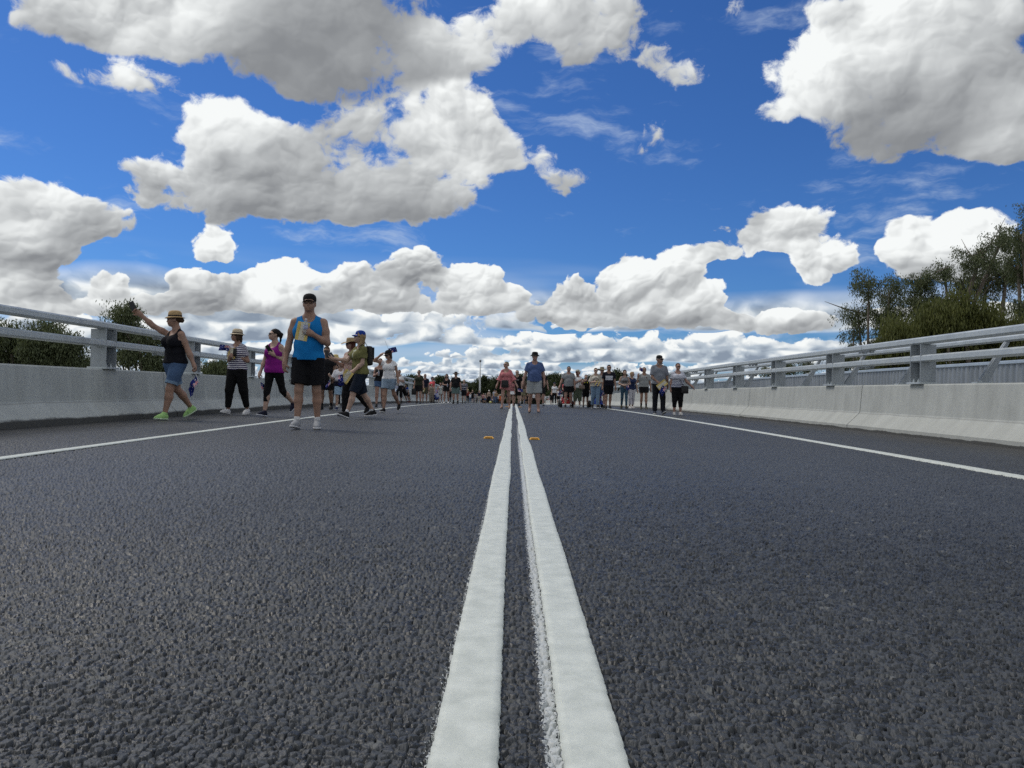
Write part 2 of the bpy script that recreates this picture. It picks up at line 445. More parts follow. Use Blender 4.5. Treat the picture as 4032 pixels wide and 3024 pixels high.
def hsh(ix, iy, k):
    h = (ix.astype(np.int64) * 374761393 + iy.astype(np.int64) * 668265263 + k * 1274126177) & 0xFFFFFFFF
    h = ((h ^ (h >> 13)) * 1274126177) & 0xFFFFFFFF
    return ((h ^ (h >> 16)) & 0xFFFFFF) / float(0xFFFFFF)
def stones(x, y, cell, k):
    gx, gy = x / cell, y / cell
    ix, iy = np.floor(gx), np.floor(gy)
    f1 = np.full(x.shape, 9.0); f2 = np.full(x.shape, 9.0); hid = np.zeros(x.shape); tx = np.zeros(x.shape); ty = np.zeros(x.shape)
    for dx in (-1, 0, 1):
        for dy in (-1, 0, 1):
            cx, cy = ix + dx, iy + dy
            px = cx + .1 + .8 * hsh(cx, cy, k); py = cy + .1 + .8 * hsh(cx, cy, k + 1)
            ex, ey = gx - px, gy - py
            d = np.hypot(ex, ey)
            nn = d < f1
            f2 = np.where(nn, f1, np.minimum(f2, d))
            f1 = np.where(nn, d, f1)
            hid = np.where(nn, hsh(cx, cy, k + 2), hid); tx = np.where(nn, ex, tx); ty = np.where(nn, ey, ty)
    edge = np.clip((f2 - f1) / .30, 0, 1)
    dome = 1 - (1 - edge) ** 2.2
    tilt = (hid * 7.3 % 1 - .5) * tx + (hid * 13.7 % 1 - .5) * ty
    return dome * (.66 + .34 * hid) + tilt * .42 * dome
def vnoise(x, y, k):
    ix, iy = np.floor(x), np.floor(y); fx, fy = x - ix, y - iy
    fx, fy = fx * fx * (3 - 2 * fx), fy * fy * (3 - 2 * fy)
    a, b, c, d = hsh(ix, iy, k), hsh(ix + 1, iy, k), hsh(ix, iy + 1, k), hsh(ix + 1, iy + 1, k)
    return (a * (1 - fx) + b * fx) * (1 - fy) + (c * (1 - fx) + d * fx) * fy
def near_stones():
    ys = [0.98]
    while ys[-1] < 9.6:
        ys.append(ys[-1] + max(.0020, 2.6 * ys[-1] ** 2 / 1799))
    ys = np.array(ys); ss = np.linspace(-.86, .86, 1330)
    S, Y = np.meshgrid(ss, ys); X = S * Y
    h = np.maximum(stones(X, Y, .0185, 3), stones(X + 5, Y, .012, 11) * .78)
    h = h * 1.0 + .10 * vnoise(X * 300, Y * 300, 5)
    fade = np.clip((9.4 - Y) / 4.5, 0, 1)
    # the painted lines press on the stones, so they stay a little lower under the paint
    Z = zr(Y) + (-.0265 + h * .0225) * fade - (1 - fade) * .0060
    nx, ny = X.shape[1], X.shape[0]
    i = np.arange((ny - 1) * (nx - 1)); r, c = i // (nx - 1), i % (nx - 1)
    a = r * nx + c
    f = np.stack([a, a + 1, a + nx + 1, a + nx], -1)
    o = mesh_obj('road_chippings', np.stack([X, Y, Z], -1).reshape(-1, 3), f, asphalt(True), smooth=True)
    o['kind'] = 'structure'
near_stones()

def paint_mat(name, cmul=1.0):
    m, N, b, o = new_mat(name)
    tc = N.n('ShaderNodeTexCoord').outputs['Object']
    x, y, z = N.sep(tc); xy = N.comb(x, y, 0.0)
    n = N.noise(xy, 14.0, 5.0, .65); n2 = N.noise(xy, 160.0, 3.0, .6)
    c = N.mix(N.rng(n, .35, .68), (.54 * cmul, .57 * cmul, .52 * cmul), (.70 * cmul, .73 * cmul, .67 * cmul))
    spot = N.rng(N.noise(xy, 38.0, 2.0, .5), .70, .76)
    c = N.mix(N.m('MULTIPLY', spot, .25), c, (.36, .34, .31))
    N.put(b.inputs['Base Color'], c); b.inputs['Roughness'].default_value = .48
    bn = N.n('ShaderNodeBump'); bn.inputs['Strength'].default_value = .3; bn.inputs['Distance'].default_value = .002
    N.put(bn.inputs['Height'], N.m('ADD', N.m('MULTIPLY', n2, .8), N.noise(xy, 60.0, 3.0))); N.put(b.inputs['Normal'], bn.outputs[0])
    return m
PAINT = paint_mat('road_paint')
def paint_line(name, x0, x1, ya, yb, seed, wob=.0045, jag=.0016):
    ys = [ya]
    while ys[-1] < yb:
        y = ys[-1]; ys.append(y + (max(.0035, y * y * .0014) if y > 0 else .05))
    ys = np.array(ys); n = len(ys)
    def edge(x, k):
        e = x + wob * 2 * (vnoise(ys / .9, ys * 0 + k, seed) - .5) * np.clip(ys / 3, .4, 1.6)
        return e + jag * 2 * (vnoise(ys / .008, ys * 0 + k, seed + 9) - .5) + jag * (vnoise(ys / .03, ys * 0 + k, seed + 5) - .5)
    a, b = edge(x0, 1), edge(x1, 4)
    top = .0036 + .0012 * np.clip((ys - 2) / 10, 0, 3)
    rows = [np.stack([a - .0015, ys, zr(ys) - .024], -1), np.stack([a + .0008, ys, zr(ys) + top * .8], -1)]
    K = 7
    for i in range(1, K):
        t = i / K
        xx = a * (1 - t) + b * t
        rows.append(np.stack([xx, ys, zr(ys) + top + .0012 * (vnoise(xx * 120, ys * 60, seed + 2) - .5)], -1))
    rows += [np.stack([b - .0008, ys, zr(ys) + top * .8], -1), np.stack([b + .0015, ys, zr(ys) - .004], -1)]
    V = np.stack(rows, 1); m = len(rows)
    i = np.arange((n - 1) * (m - 1)); r, c = i // (m - 1), i % (m - 1); q = r * m + c
    o = mesh_obj(name, V.reshape(-1, 3), np.stack([q, q + 1, q + m + 1, q + m], -1), PAINT, smooth=True)
    o['kind'] = 'structure'
    return o
paint_line('road_marking', -.160, -.050, -4, 150, 21)
paint_line('road_marking', .055, .158, -4, 150, 47)
paint_line('road_marking', -3.92, -3.81, -4, 120, 63, .004)
paint_line('road_marking', 3.76, 3.87, -4, 120, 88, .004)

# raised reflective pavement markers
def marker(x, y, label):
    z = zf(y) - .003
    root = empty('road_marker', (x, y, z), 0, label, 'road marker', 'yellow reflective markers beside the centre lines')
    body = MB(); w, d, h = .062, .05, .021
    body.add([(-w, -d, 0), (w, -d, 0), (w, d, 0), (-w, d, 0), (-w * .72, -d * .55, h), (w * .72, -d * .55, h), (w * .72, d * .55, h), (-w * .72, d * .55, h)],
             [(0, 1, 5, 4), (1, 2, 6, 5), (2, 3, 7, 6), (3, 0, 4, 7), (4, 5, 6, 7)])
    body.build('body', simple('marker_yellow', (.80, .43, .05), .45), root, bevel=.003)
    lens = MB(); t = .004
    def pt(u, v): return (u * w * .70, -d + (d * .45) * v - t, h * v + .001)
    lens.add([pt(-.95, .25), pt(.95, .25), pt(.92, .78), pt(-.92, .78)] + [tuple(Vector(pt(a, b)) + Vector((0, t * 1.6, -.002))) for a, b in ((-.95, .25), (.95, .25), (.92, .78), (-.92, .78))],
             [(0, 1, 2, 3), (0, 4, 5, 1), (1, 5, 6, 2), (2, 6, 7, 3), (3, 7, 4, 0)])
    lens.build('reflector', simple('marker_amber', (.30, .13, .01), .2), root)
marker(-.32, 9.25, 'yellow reflective road marker left of the centre lines, closest to the camera')
marker(.23, 9.2, 'yellow reflective road marker right of the centre lines, closest to the camera')
marker(-.27, 31.0, 'tiny yellow road marker far off, left of the lines behind the pink dressed woman')
marker(.26, 31.0, 'tiny far yellow road marker right of the lines, beside the blue tee')

# ------------------------------------------------------------------ parapets and railings
def concrete(side):
    m, N, b, o = new_mat('concrete_' + side)
    uv = N.n('ShaderNodeTexCoord').outputs['UV']; u, v, _ = N.sep(uv)     # u metres along, v metres above the road
    st = N.noise(N.comb(N.m('MULTIPLY', u, 2.2), N.m('MULTIPLY', v, .9), 0.0), 1.6, 5.0, .62)
    dr = N.noise(N.comb(N.m('MULTIPLY', u, 9.0), N.m('MULTIPLY', v, .7), 0.0), 1.0, 4.0, .6)
    fine = N.noise(N.comb(u, v, 0.0), 26.0, 5.0, .7)
    k = N.m('ADD', N.m('MULTIPLY', N.m('SUBTRACT', st, .5), .62), N.m('ADD', N.m('MULTIPLY', N.m('SUBTRACT', dr, .5), .30), N.m('MULTIPLY', N.m('SUBTRACT', fine, .5), .22)))
    base = N.vm('SCALE', (.435, .45, .425) if side == 'right' else (.44, .465, .455), N.m('ADD', 1.0, k))
    low = N.rng(v, .24, .30, 1.0, 0.0)
    base = N.mix(N.m('MULTIPLY', low, .3), base, (.44, .44, .395) if side == 'right' else (.50, .51, .48))
    # thin wavering darker line where the slope changes
    ln = N.rng(N.m('ABSOLUTE', N.m('SUBTRACT', v, N.m('MULTIPLY_ADD', N.noise(N.comb(u, 0.0, 0.0), 1.1, 3.0), .06, .258))), 0.0, .014, .45, 0.0)
    base = N.mix(ln, base, (.24, .235, .22))
    # ragged dark band along the toe, taller on the left side
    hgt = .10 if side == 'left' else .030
    toe_band = N.rng(N.m('ADD', v, N.m('MULTIPLY', N.m('SUBTRACT', N.noise(N.comb(N.m('MULTIPLY', u, .35), v, 0.0), 3.0, 7.0, .75), .5), .13 if side == 'left' else .09)), hgt, hgt * .72, 0.0, 1.0)
    base = N.mix(N.m('MULTIPLY', toe_band, .88), base, (.045, .044, .042))
    pits = N.m('LESS_THAN', N.voro(N.comb(u, v, 0.0), 17.0), .045)
    base = N.mix(N.m('MULTIPLY', pits, .5), base, (.14, .14, .13))
    # pale scrape marks low on the slope
    sc = N.rng(N.noise(N.comb(N.m('ADD', N.m('MULTIPLY', u, 9.0), N.m('MULTIPLY', v, 14.0)), N.m('MULTIPLY', v, 2.5), 0.0), 1.4, 4.0, .6), .72, .76)
    base = N.mix(N.m('MULTIPLY', N.m('MULTIPLY', sc, low), .4), base, (.62, .61, .57))
    N.put(b.inputs['Base Color'], base); b.inputs['Roughness'].default_value = .85; b.inputs['Specular IOR Level'].default_value = .25
    bn = N.n('ShaderNodeBump'); bn.inputs['Strength'].default_value = .5; bn.inputs['Distance'].default_value = .006
    N.put(bn.inputs['Height'], N.m('ADD', fine, st)); N.put(b.inputs['Normal'], bn.outputs[0])
    return m
KINK, TOP = .283, .794
def parapet(side):
    s = -1 if side == 'left' else 1
    X0 = 6.13 if side == 'left' else 6.03
    prof = [(0, -.05), (0, .075), (.215, KINK), (.23, KINK + .03), (.268, TOP - .02), (.283, TOP), (.70, TOP), (.72, TOP - .02), (.72, -.6), (.30, -.9)]
    root = empty('concrete_parapet', (s * X0, 0, 0), 0,
                 'grey concrete bridge parapet along the left edge of the road, in shade' if s < 0 else 'pale concrete bridge parapet right of the road, in front of the corrugated fence', 'parapet', None)
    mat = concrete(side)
    j0 = 13.97 - 6.6 * 3; k = 0
    while j0 + 6.6 * k < 150:
        ya, yb = j0 + 6.6 * k + .012, j0 + 6.6 * (k + 1) - .012
        k += 1
        ys = np.linspace(ya, yb, 9)
        V, UV = [], []
        for y in ys:
            sl = np.cumsum([0] + [math.dist(prof[i], prof[i + 1]) for i in range(len(prof) - 1)])
            for i, (px, pz) in enumerate(prof):
                V.append((s * px, y, zf(y) + pz)); UV.append((y + (13.3 if s > 0 else 0), pz if px < .29 else pz + (px - .28)))
        n = len(prof); F = []
        for i in range(len(ys) - 1):
            for j in range(n - 1):
                q = (i * n + j, i * n + j + 1, (i + 1) * n + j + 1, (i + 1) * n + j)
                F.append(q if s < 0 else q[::-1])
        F.append(tuple(range(n))); F.append(tuple((len(ys) - 1) * n + j for j in reversed(range(n))))
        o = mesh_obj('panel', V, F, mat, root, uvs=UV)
    return root
def steel_mat(name, base, metal, rough, mott=.25):
    m, N, b, o = new_mat(name)
    tc = N.n('ShaderNodeTexCoord').outputs['Object']
    n = N.noise(tc, 3.0, 5.0, .65); n2 = N.noise(tc, 40.0, 3.0, .6)
    x, y, z = N.sep(tc)
    dr = N.noise(N.comb(N.m('MULTIPLY', x, 8.0), N.m('MULTIPLY', y, 8.0), N.m('MULTIPLY', z, .8)), 2.0, 4.0, .6)
    k = N.m('ADD', N.m('MULTIPLY', N.m('SUBTRACT', n, .5), mott * 2), N.m('ADD', N.m('MULTIPLY', N.m('SUBTRACT', n2, .5), mott), N.m('MULTIPLY', N.m('SUBTRACT', dr, .5), mott * 1.3)))
    c = N.vm('SCALE', base, N.m('ADD', 1.0, k))
    N.put(b.inputs['Base Color'], c); b.inputs['Metallic'].default_value = metal
    N.put(b.inputs['Roughness'], N.rng(n, .3, .7, rough - .08, rough + .1))
    bn = N.n('ShaderNodeBump'); bn.inputs['Strength'].default_value = .15; bn.inputs['Distance'].default_value = .004
    N.put(bn.inputs['Height'], n2); N.put(b.inputs['Normal'], bn.outputs[0])
    return m
STEEL = steel_mat('galvanised_steel', (.50, .54, .55), .35, .42)
STEEL_D = steel_mat('weathered_galvanised_steel', (.36, .39, .41), .35, .5, .35)
def rail_mesh(name, parent, X, w, h, ztop, ya, yb, mat, bev=.022):
    """hollow section rail running along the road; bevelled corners"""
    n = [(-w / 2 + bev, 0), (w / 2 - bev, 0), (w / 2, -bev), (w / 2, -h + bev), (w / 2 - bev, -h), (-w / 2 + bev, -h), (-w / 2, -h + bev), (-w / 2, -bev)]
    ys = np.linspace(ya, yb, max(2, int((yb - ya) / 1.1) + 1))
    V = [(X + a, y, zf(y) + ztop + b) for y in ys for a, b in n]
    F = [(i * 8 + j, i * 8 + (j + 1) % 8, (i + 1) * 8 + (j + 1) % 8, (i + 1) * 8 + j) for i in range(len(ys) - 1) for j in range(8)]
    F.append(tuple(reversed(range(8)))); F.append(tuple((len(ys) - 1) * 8 + j for j in range(8)))
    return mesh_obj(name, V, F, mat, parent)
def railing(side):
    s = -1 if side == 'left' else 1
    X0 = 6.13 if side == 'left' else 6.03
    root = empty('bridge_railing', (s * X0, 0, 0), 0,
                 'galvanised two rail steel railing standing on the left concrete parapet' if s < 0 else 'galvanised two rail steel railing standing on the right concrete parapet', 'railing')
    zt, zl, rh, rw = 1.525, 1.245, .108, .17
    Xr = s * .33
    for zz in (zt, zl):
        k = -3; seg = None
        while 13.97 + 6.6 * k < 150:
            ya, yb = 13.97 + 6.6 * k + .006, 13.97 + 6.6 * (k + 1) - .006
            rail_mesh('rail', root, Xr, rw, rh, zz, ya, yb, STEEL)
            k += 1
    # bolted splices under each rail joint
    for k in range(-2, 7):
        y = 13.97 + 6.6 * k
        for zz in (zt, zl):
            b = MB(); z = zf(y) + zz - rh
            b.box((Xr, y + .12 * 0, z - .006), (rw * .7, .46, .012))
            for dy in (-.2, -.14, -.08, .08, .14, .2):
                for dx in (-.04, .04):
                    b.tube([(Xr + dx, y + dy, z - .012), (Xr + dx, y + dy, z - .045)], .011, 6)
            b.build('splice', STEEL_D, root)
    # posts: H section, flanges across the road direction
    def post_parts(y, bolts):
        z0 = zf(y) + TOP; p = MB()
        wX, dY = .245, .30; top = zt - rh - .001
        Xc = s * (.33 + .0)
        H = zf(y) + top - z0
        Xm = s * .365
        # lower rail runs in front: notch the posts by keeping them behind the rails' inner half
        for yy in (y - dY / 2, y + dY / 2):
            p.box((Xm, yy, z0 + .03 + (H - .03) / 2), (wX, .016, H - .03))
        p.box((Xm + s * .06, y, z0 + .03 + (H - .03) / 2), (.016, dY - .016, H - .03))
        o = p.build('post', STEEL_D, root, bevel=.003)
        bp = MB(); bp.box((Xm, y, z0 + .015), (wX + .06, dY + .10, .03)); bpo = bp.build('base_plate', STEEL, o, bevel=.003)
        if bolts:
            for dx in (-.07, .05):
                for dy in (-.07, .07):
                    bb = MB()
                    bb.tube([(Xm - s * .03 + dx, y + dy, z0 + .031), (Xm - s * .03 + dx, y + dy, z0 + .062)], .017, 6)
                    bb.tube([(Xm - s * .03 + dx, y + dy, z0 + .062), (Xm - s * .03 + dx, y + dy, z0 + .085)], .009, 6)
                    bb.build('bolt', STEEL, bpo)
    for k in range(-3, 38):
        post_parts(12.1 + 3.3 * k, k < 9)
    return root
for sd in ('left', 'right'):
    parapet(sd); railing(sd)

# outer handrail on leaning struts and the corrugated screen of the footway (right side)
root = empty('footway_handrail', (6.03, 0, 0), 0, 'thin outer handrail on slanting steel struts behind the right parapet railing', 'handrail')
rail_mesh('rail', root, .93, .085, .085, 1.485, -6, 150, STEEL, .02)
for k in range(-5, 40):
    y = 10.9 + 2.22 * k; z0 = zf(y) + TOP; b = MB()
    # tapered plate leaning outwards
    A = [(.50, z0 + .025), (.66, z0 + .025), (.955, z0 + .61), (.885, z0 + .61)]
    b.add([(x, y - .008, z) for x, z in A] + [(x, y + .008, z) for x, z in A], [(0, 1, 2, 3), (7, 6, 5, 4), (0, 4, 5, 1), (1, 5, 6, 2), (2, 6, 7, 3), (3, 7, 4, 0)])
    b.box(((.50 + .885) / 2 + .0, y + .0, z0 + .3), (.008, .07, .70), rot=Matrix.Rotation(math.atan2(.385, .585), 3, 'Y'))
    o = b.build('strut', STEEL_D, root)
    p = MB(); p.box((.575, y, z0 + .0125), (.24, .12, .025)); p.box((.53, y - .03, z0 + .035), (.03, .03, .02)); p.box((.62, y + .03, z0 + .035), (.03, .03, .02)); p.build('foot_plate', STEEL, o)
def screen_fence():
    X = 9.9
    root = empty('corrugated_fence', (X, 0, 0), 0, 'grey corrugated metal screen fence on the far side of the footway at right', 'fence')
    ys = np.arange(2, 95, .024); ph = (ys / .17) % 1
    prof = np.clip(np.abs(((ph * 2) % 2) - 1) * 3 - 1, 0, 1) * .038
    v = []
    n = len(ys)
    z0, z1 = zr(ys) - .3, zr(ys) + 1.30
    V = np.concatenate([np.stack([prof, ys, z0], -1), np.stack([prof, ys, z1], -1)])
    i = np.arange(n - 1)
    m, N, b, o = new_mat('corrugated_sheet')
    tc = N.n('ShaderNodeTexCoord').outputs['Object']; x, y, z = N.sep(tc)
    nn = N.noise(N.comb(0.0, N.m('MULTIPLY', y, 6.0), N.m('MULTIPLY', z, .6)), 1.0, 4.0, .6)
    N.put(b.inputs['Base Color'], N.mix(N.rng(nn, .3, .7), (.22, .25, .28), (.36, .39, .42)))
    b.inputs['Metallic'].default_value = .4; b.inputs['Roughness'].default_value = .5
    mesh_obj('sheet', V, np.stack([i, i + 1, i + 1 + n, i + n], -1), m, root)
    rail_mesh('cap_rail', root, .02, .10, .07, 1.37, 2, 95, steel_mat('blue_grey_cap', (.42, .49, .56), .3, .45), .01)
screen_fence()
fw = strip('footway', np.linspace(6.76, 10.2, 3), np.arange(-6, 150, 2.0), -.02, simple('footway_concrete', (.33, .33, .31), .9, bump=.3))

# ------------------------------------------------------------------ land
def land():
    n = 60
    xs = np.concatenate([-np.geomspace(2600, 12, 26), [0], np.geomspace(12, 2600, 26)])
    ys = np.concatenate([[-300, -100, -30, 0], np.linspace(20, 400, 40), np.geomspace(430, 3500, 14)])
    X, Y = np.meshgrid(xs, ys)
    Z = -7.2 + .6 * (vnoise(X / 40, Y / 40, 9) - .5)
    # a levee crossing beyond the bridge
    Z = Z + 7.2 * np.exp(-((Y - 262) / 15.0) ** 2) * np.clip((40 - np.abs(X + 14)) / 12, 0, 1)
    ok = (np.abs(X) < 9) & (Y < 240)
    Z = np.where((Y > 240) & (np.abs(X) < 14), np.minimum(Z, zr(Y) - .25), Z)
    nx, ny = len(xs), len(ys)
    i = np.arange((ny - 1) * (nx - 1)); r, c = i // (nx - 1), i % (nx - 1); a = r * nx + c
    m, N, b, o = new_mat('dry_grassland')
    tc = N.n('ShaderNodeTexCoord').outputs['Object']
    n1 = N.noise(tc, .05, 6.0, .6); n2 = N.noise(tc, 1.5, 5.0, .7)
    c_ = N.mix(N.rng(n1, .35, .65), (.055, .058, .03), (.11, .095, .055))
    c_ = N.mix(N.m('MULTIPLY', n2, .5), c_, (.035, .042, .02))
    N.put(b.inputs['Base Color'], c_); b.inputs['Roughness'].default_value = .95
    g = mesh_obj('ground', np.stack([X, Y, Z], -1).reshape(-1, 3), np.stack([a, a + 1, a + nx + 1, a + nx], -1), m, smooth=True)
    g['kind'] = 'structure'
land()
# underside of the bridge so that the deck has a body
MBd = MB(); 
V, F = [], []
ysd = np.arange(-6, 300, 4.0)
for y in ysd:
    for x, z in ((-6.9, -.25), (10.3, -.25), (9.6, -1.1), (-6.2, -1.1)):
        V.append((x, y, zf(y) + z))
for i in range(len(ysd) - 1):
    for j in range(4):
        F.append((i * 4 + j, i * 4 + (j + 1) % 4, (i + 1) * 4 + (j + 1) % 4, (i + 1) * 4 + j))
deck = mesh_obj('bridge_deck', V, F, simple('deck_concrete', (.36, .36, .34), .9)); deck['kind'] = 'structure'

# lamp post on the far left, with a ball head
p = at_depth(1889, 1545, 165)
lp = empty('lamp_post', (p.x, 165, zf(165) - .3), 0, 'tall white tapered lamp post rising alone above the far trees', 'lamp post')
hh = at_depth(1889, 1424, 165).z - (zf(165) - .3)
b = MB(); b.tube([(0, 0, 0), (0, 0, hh * .45), (0, 0, hh)], [.23, .19, .09], 12); b.build('pole', simple('pole_white', (.66, .68, .68), .5), lp, smooth=True)
b = MB(); b.lathe([(0.0, -.2), (.16, -.16), (.25, 0), (.22, .16), (.12, .26), (0, .3)], (0, 0, hh + .1), 14); b.build('lamp_head', simple('lamp_head_grey', (.16, .17, .18), .5), lp, smooth=True)
# guard rail on the levee beyond the bridge
a1, a2 = at_depth(1738, 1526, 246), at_depth(1985, 1533.5, 246)
gr = empty('guard_rail', (a1.x, 246, 0), 0, 'long pale guard rail crossing far behind the crowd, in front of the dark trees', 'guard rail')
L = a2.x - a1.x; zc = (a1.z + a2.z) / 2
b = MB(); b.box((L / 2, 0, zc), (L + 4, .07, .17)); b.build('beam', simple('beam_pale', (.50, .50, .40), .6), gr, bevel=.02)
for i in range(8):
    b = MB(); b.box((i * L / 7, .08, zc - .7), (.09, .09, 1.5)); b.build('post', simple('gpost', (.12, .11, .1), .8), gr)

# ------------------------------------------------------------------ trees
def leaf_mat(name, dark, light):
    if name in MATS: return MATS[name]
    m, N, b, o = new_mat(name)
    g = N.n('ShaderNodeNewGeometry').outputs['Random Per Island']
    tc = N.n('ShaderNodeTexCoord').outputs['Object']
    n = N.noise(tc, .55, 3.0, .5)
    c = N.mix(N.m('ADD', N.m('MULTIPLY', g, .6), N.m('MULTIPLY', N.m('SUBTRACT', n, .3), .9), clamp=True), dark, light)
    N.put(b.inputs['Base Color'], c); b.inputs['Roughness'].default_value = .55
    b.inputs['Specular IOR Level'].default_value = .35
    tr = N.n('ShaderNodeBsdfTranslucent'); N.put(tr.inputs[0], N.mix(.5, c, (.11, .13, .03)))
    mx = N.n('ShaderNodeMixShader'); mx.inputs[0].default_value = .28
    N.t.links.new(b.outputs[0], mx.inputs[1]); N.t.links.new(tr.outputs[0], mx.inputs[2]); N.t.links.new(mx.outputs[0], o.inputs[0])
    MATS[name] = m
    return m
BARK = simple('gum_bark', (.16, .135, .11), .9, noise_amt=.4, noise_scale=4.0, bump=.4, bump_scale=20)
BARK_D = simple('dark_bark', (.07, .055, .045), .9, noise_amt=.4, noise_scale=4.0)

def tree(base, blobs, seed, label, group=None, leaves=9000, leaf=(.045, .22), droop=.85, trunk_r=.22, mat=None, bark=None, name='gum_tree', bare=0, hang=.55, hollow=.35):
    """base: foot of the trunk; blobs: (x, y, z, radius, height scale) crown masses in the world.
    Limbs run from the trunk to every mass, twigs through it; hanging leaf sprays sit on the twigs."""
    rnd = np.random.RandomState(seed)
    root = empty(name, base, 0, label, 'tree', group)
    base = np.array(base, float)
    mat = mat or leaf_mat('gum_leaves', (.022, .034, .016), (.085, .105, .05))
    T = MB(); top = np.mean([[b[0], b[1], b[2]] for b in blobs], 0)
    lo = min(b[2] - b[3] * .8 for b in blobs)
    fork = base + (top - base) * .0; fork[2] = base[2] + (lo - base[2]) * .65
    fork[:2] += (top[:2] - base[:2]) * .25
    mid = (base + fork) / 2 + rnd.uniform(-.3, .3, 3) * (fork[2] - base[2]) * .12
    T.tube([Vector(q - base) for q in (base - [0, 0, .3], mid, fork)], [trunk_r * 1.25, trunk_r, trunk_r * .85], 8)
    tips = []
    for (bx, by, bz, br, hs) in blobs:
        c = np.array([bx, by, bz])
        q1 = fork + (c - fork) * .45 + rnd.uniform(-.12, .12, 3) * np.linalg.norm(c - fork)
        q2 = c - [0, 0, br * hs * .35]
        rr = trunk_r * .75 * min(1, br / 2.2 + .2)
        T.tube([Vector(q - base) for q in (fork, q1, q2, c + [0, 0, br * hs * .3])], [rr * 1.3, rr, rr * .6, rr * .2], 6)
        nt = max(6, int(13 * br))
        for i in range(nt):
            d = rnd.normal(size=3); d /= np.linalg.norm(d); d[2] = d[2] * .8 + .15
            rad = br * (hollow + (1 - hollow) * rnd.rand() ** .5)
            e = c + d * rad * [1, 1, hs]
            s_ = q2 + (c - q2) * rnd.rand() * 1.2
            m_ = (s_ + e) / 2 + [0, 0, .12 * rad]
            T.tube([Vector(q - base) for q in (s_, m_, e)], [rr * .30, rr * .19, rr * .06], 4, cap=False)
            tips.append((s_, m_, e, rad))
    for i in range(bare):
        s_, m_, e, rad = tips[rnd.randint(len(tips))]
        d = e - s_; d[2] = abs(d[2]) + .3; d /= np.linalg.norm(d)
        e2 = s_ + d * rad * 2.1
        T.tube([Vector(q - base) for q in (s_, (s_ + e2) / 2 + rnd.uniform(-.1, .1, 3), e2)], [.05, .035, .012], 4)
    T.build('trunk', bark or BARK, root, smooth=True)
    # leaf sprays
    w = np.array([t[3] for t in tips]); w = w / w.sum()
    nspr = max(10, leaves // 24)
    idx = rnd.choice(len(tips), nspr, p=w)
    t = rnd.uniform(.35, 1.12, nspr)[:, None]
    S = np.array([tp[0] for tp in tips])[idx]; M = np.array([tp[1] for tp in tips])[idx]; E = np.array([tp[2] for tp in tips])[idx]
    P = S * (1 - t) ** 2 + 2 * M * t * (1 - t) + E * t ** 2 + rnd.normal(size=(nspr, 3)) * (.10 + leaf[1] * .5)
    n = leaves
    k = rnd.randint(nspr, size=n)
    spread = leaf[1] * .85
    C = P[k] + rnd.normal(size=(n, 3)) * spread * [1, 1, .7]
    C[:, 2] -= rnd.rand(n) ** 2 * hang
    d = rnd.normal(size=(n, 3)) * (1 - droop); d[:, 2] -= 1.0
    d /= np.linalg.norm(d, axis=1)[:, None]
    a = rnd.normal(size=(n, 3)); a -= (a * d).sum(1)[:, None] * d; a /= np.linalg.norm(a, axis=1)[:, None]
    L = leaf[1] * rnd.uniform(.6, 1.3, n)[:, None]; W = leaf[0] * rnd.uniform(.7, 1.3, n)[:, None]
    V = np.stack([C, C + d * L * .45 + a * W * .5, C + d * L, C + d * L * .45 - a * W * .5], 1) - base
    F = np.arange(n * 4).reshape(-1, 4)
    mesh_obj('foliage', V.reshape(-1, 3), F, mat, root)
    return root
def blobs_px(lst, Y, seed=0):
    rnd = np.random.RandomState(seed + 77); out = []
    for (px, py, r, *h) in lst:
        yy = Y + rnd.uniform(-1, 1) * r / FPX * Y * .8
        p = at_depth(px, py, yy)
        out.append((p.x, p.y, p.z, r / FPX * Y, h[0] if h else 1.0))
    return out
GZ = -7.0
def ptree(px, Y, lst, seed, label, **kw):
    p = at_depth(px, 1530, Y)
    return tree((p.x, Y, GZ), blobs_px(lst, Y, seed), seed, label, **kw)
OLIVE = leaf_mat('olive_leaves', (.06, .075, .018), (.20, .21, .06))
GREY = leaf_mat('grey_green_leaves', (.045, .062, .028), (.19, .22, .11))
GR = 'gum trees behind the right railing'
ptree(3420, 46, [(3420,1120,75),(3500,1160,80),(3380,1230,70),(3470,1260,80),(3360,1310,45),(3450,1360,60,.8),(3540,1250,60)], 1,
      'slender sparse gum tree with visible limbs at the left end of the right hand clump', group=GR, leaves=13775, mat=GREY, leaf=(.05, .15), droop=.62, bare=2, trunk_r=.16, hollow=.6)
ptree(3660, 48, [(3625,1095,65),(3600,1170,60),(3680,1180,50),(3640,1250,60)], 2,
      'small rounded gum crown second from the left of the right hand clump', group=GR, leaves=10875, mat=GREY, leaf=(.05, .15), droop=.62, bare=2, trunk_r=.15, hollow=.55)
ptree(3800, 50, [(3720,1070,60,.9),(3790,1130,60),(3850,1010,90),(3930,950,80),(3880,1120,90),(3960,1080,90),(3830,1230,80)], 3,
      'tall open gum tree with a bare forked branch poking from its top', group=GR, leaves=21750, mat=GREY, leaf=(.05, .15), droop=.62, bare=5, trunk_r=.24, hollow=.5)
ptree(4060, 42, [(4030,940,85),(4110,900,110),(4010,1050,70),(4100,1080,110),(4150,1250,120),(4030,1210,60)], 4,
      'tallest gum tree cut off by the right edge of the picture', group=GR, leaves=21750, mat=GREY, leaf=(.05, .15), droop=.62, trunk_r=.26, hollow=.4)
ptree(3600, 38, [(3530,1290,75),(3600,1340,85),(3660,1260,70),(3520,1400,80),(3620,1430,90),(3420,1440,50,.7)], 5,
      'dense olive green willow like tree low behind the right railing, left of its twin', group=GR, leaves=26000, leaf=(.05, .24), mat=OLIVE, hang=1.0, hollow=.2)
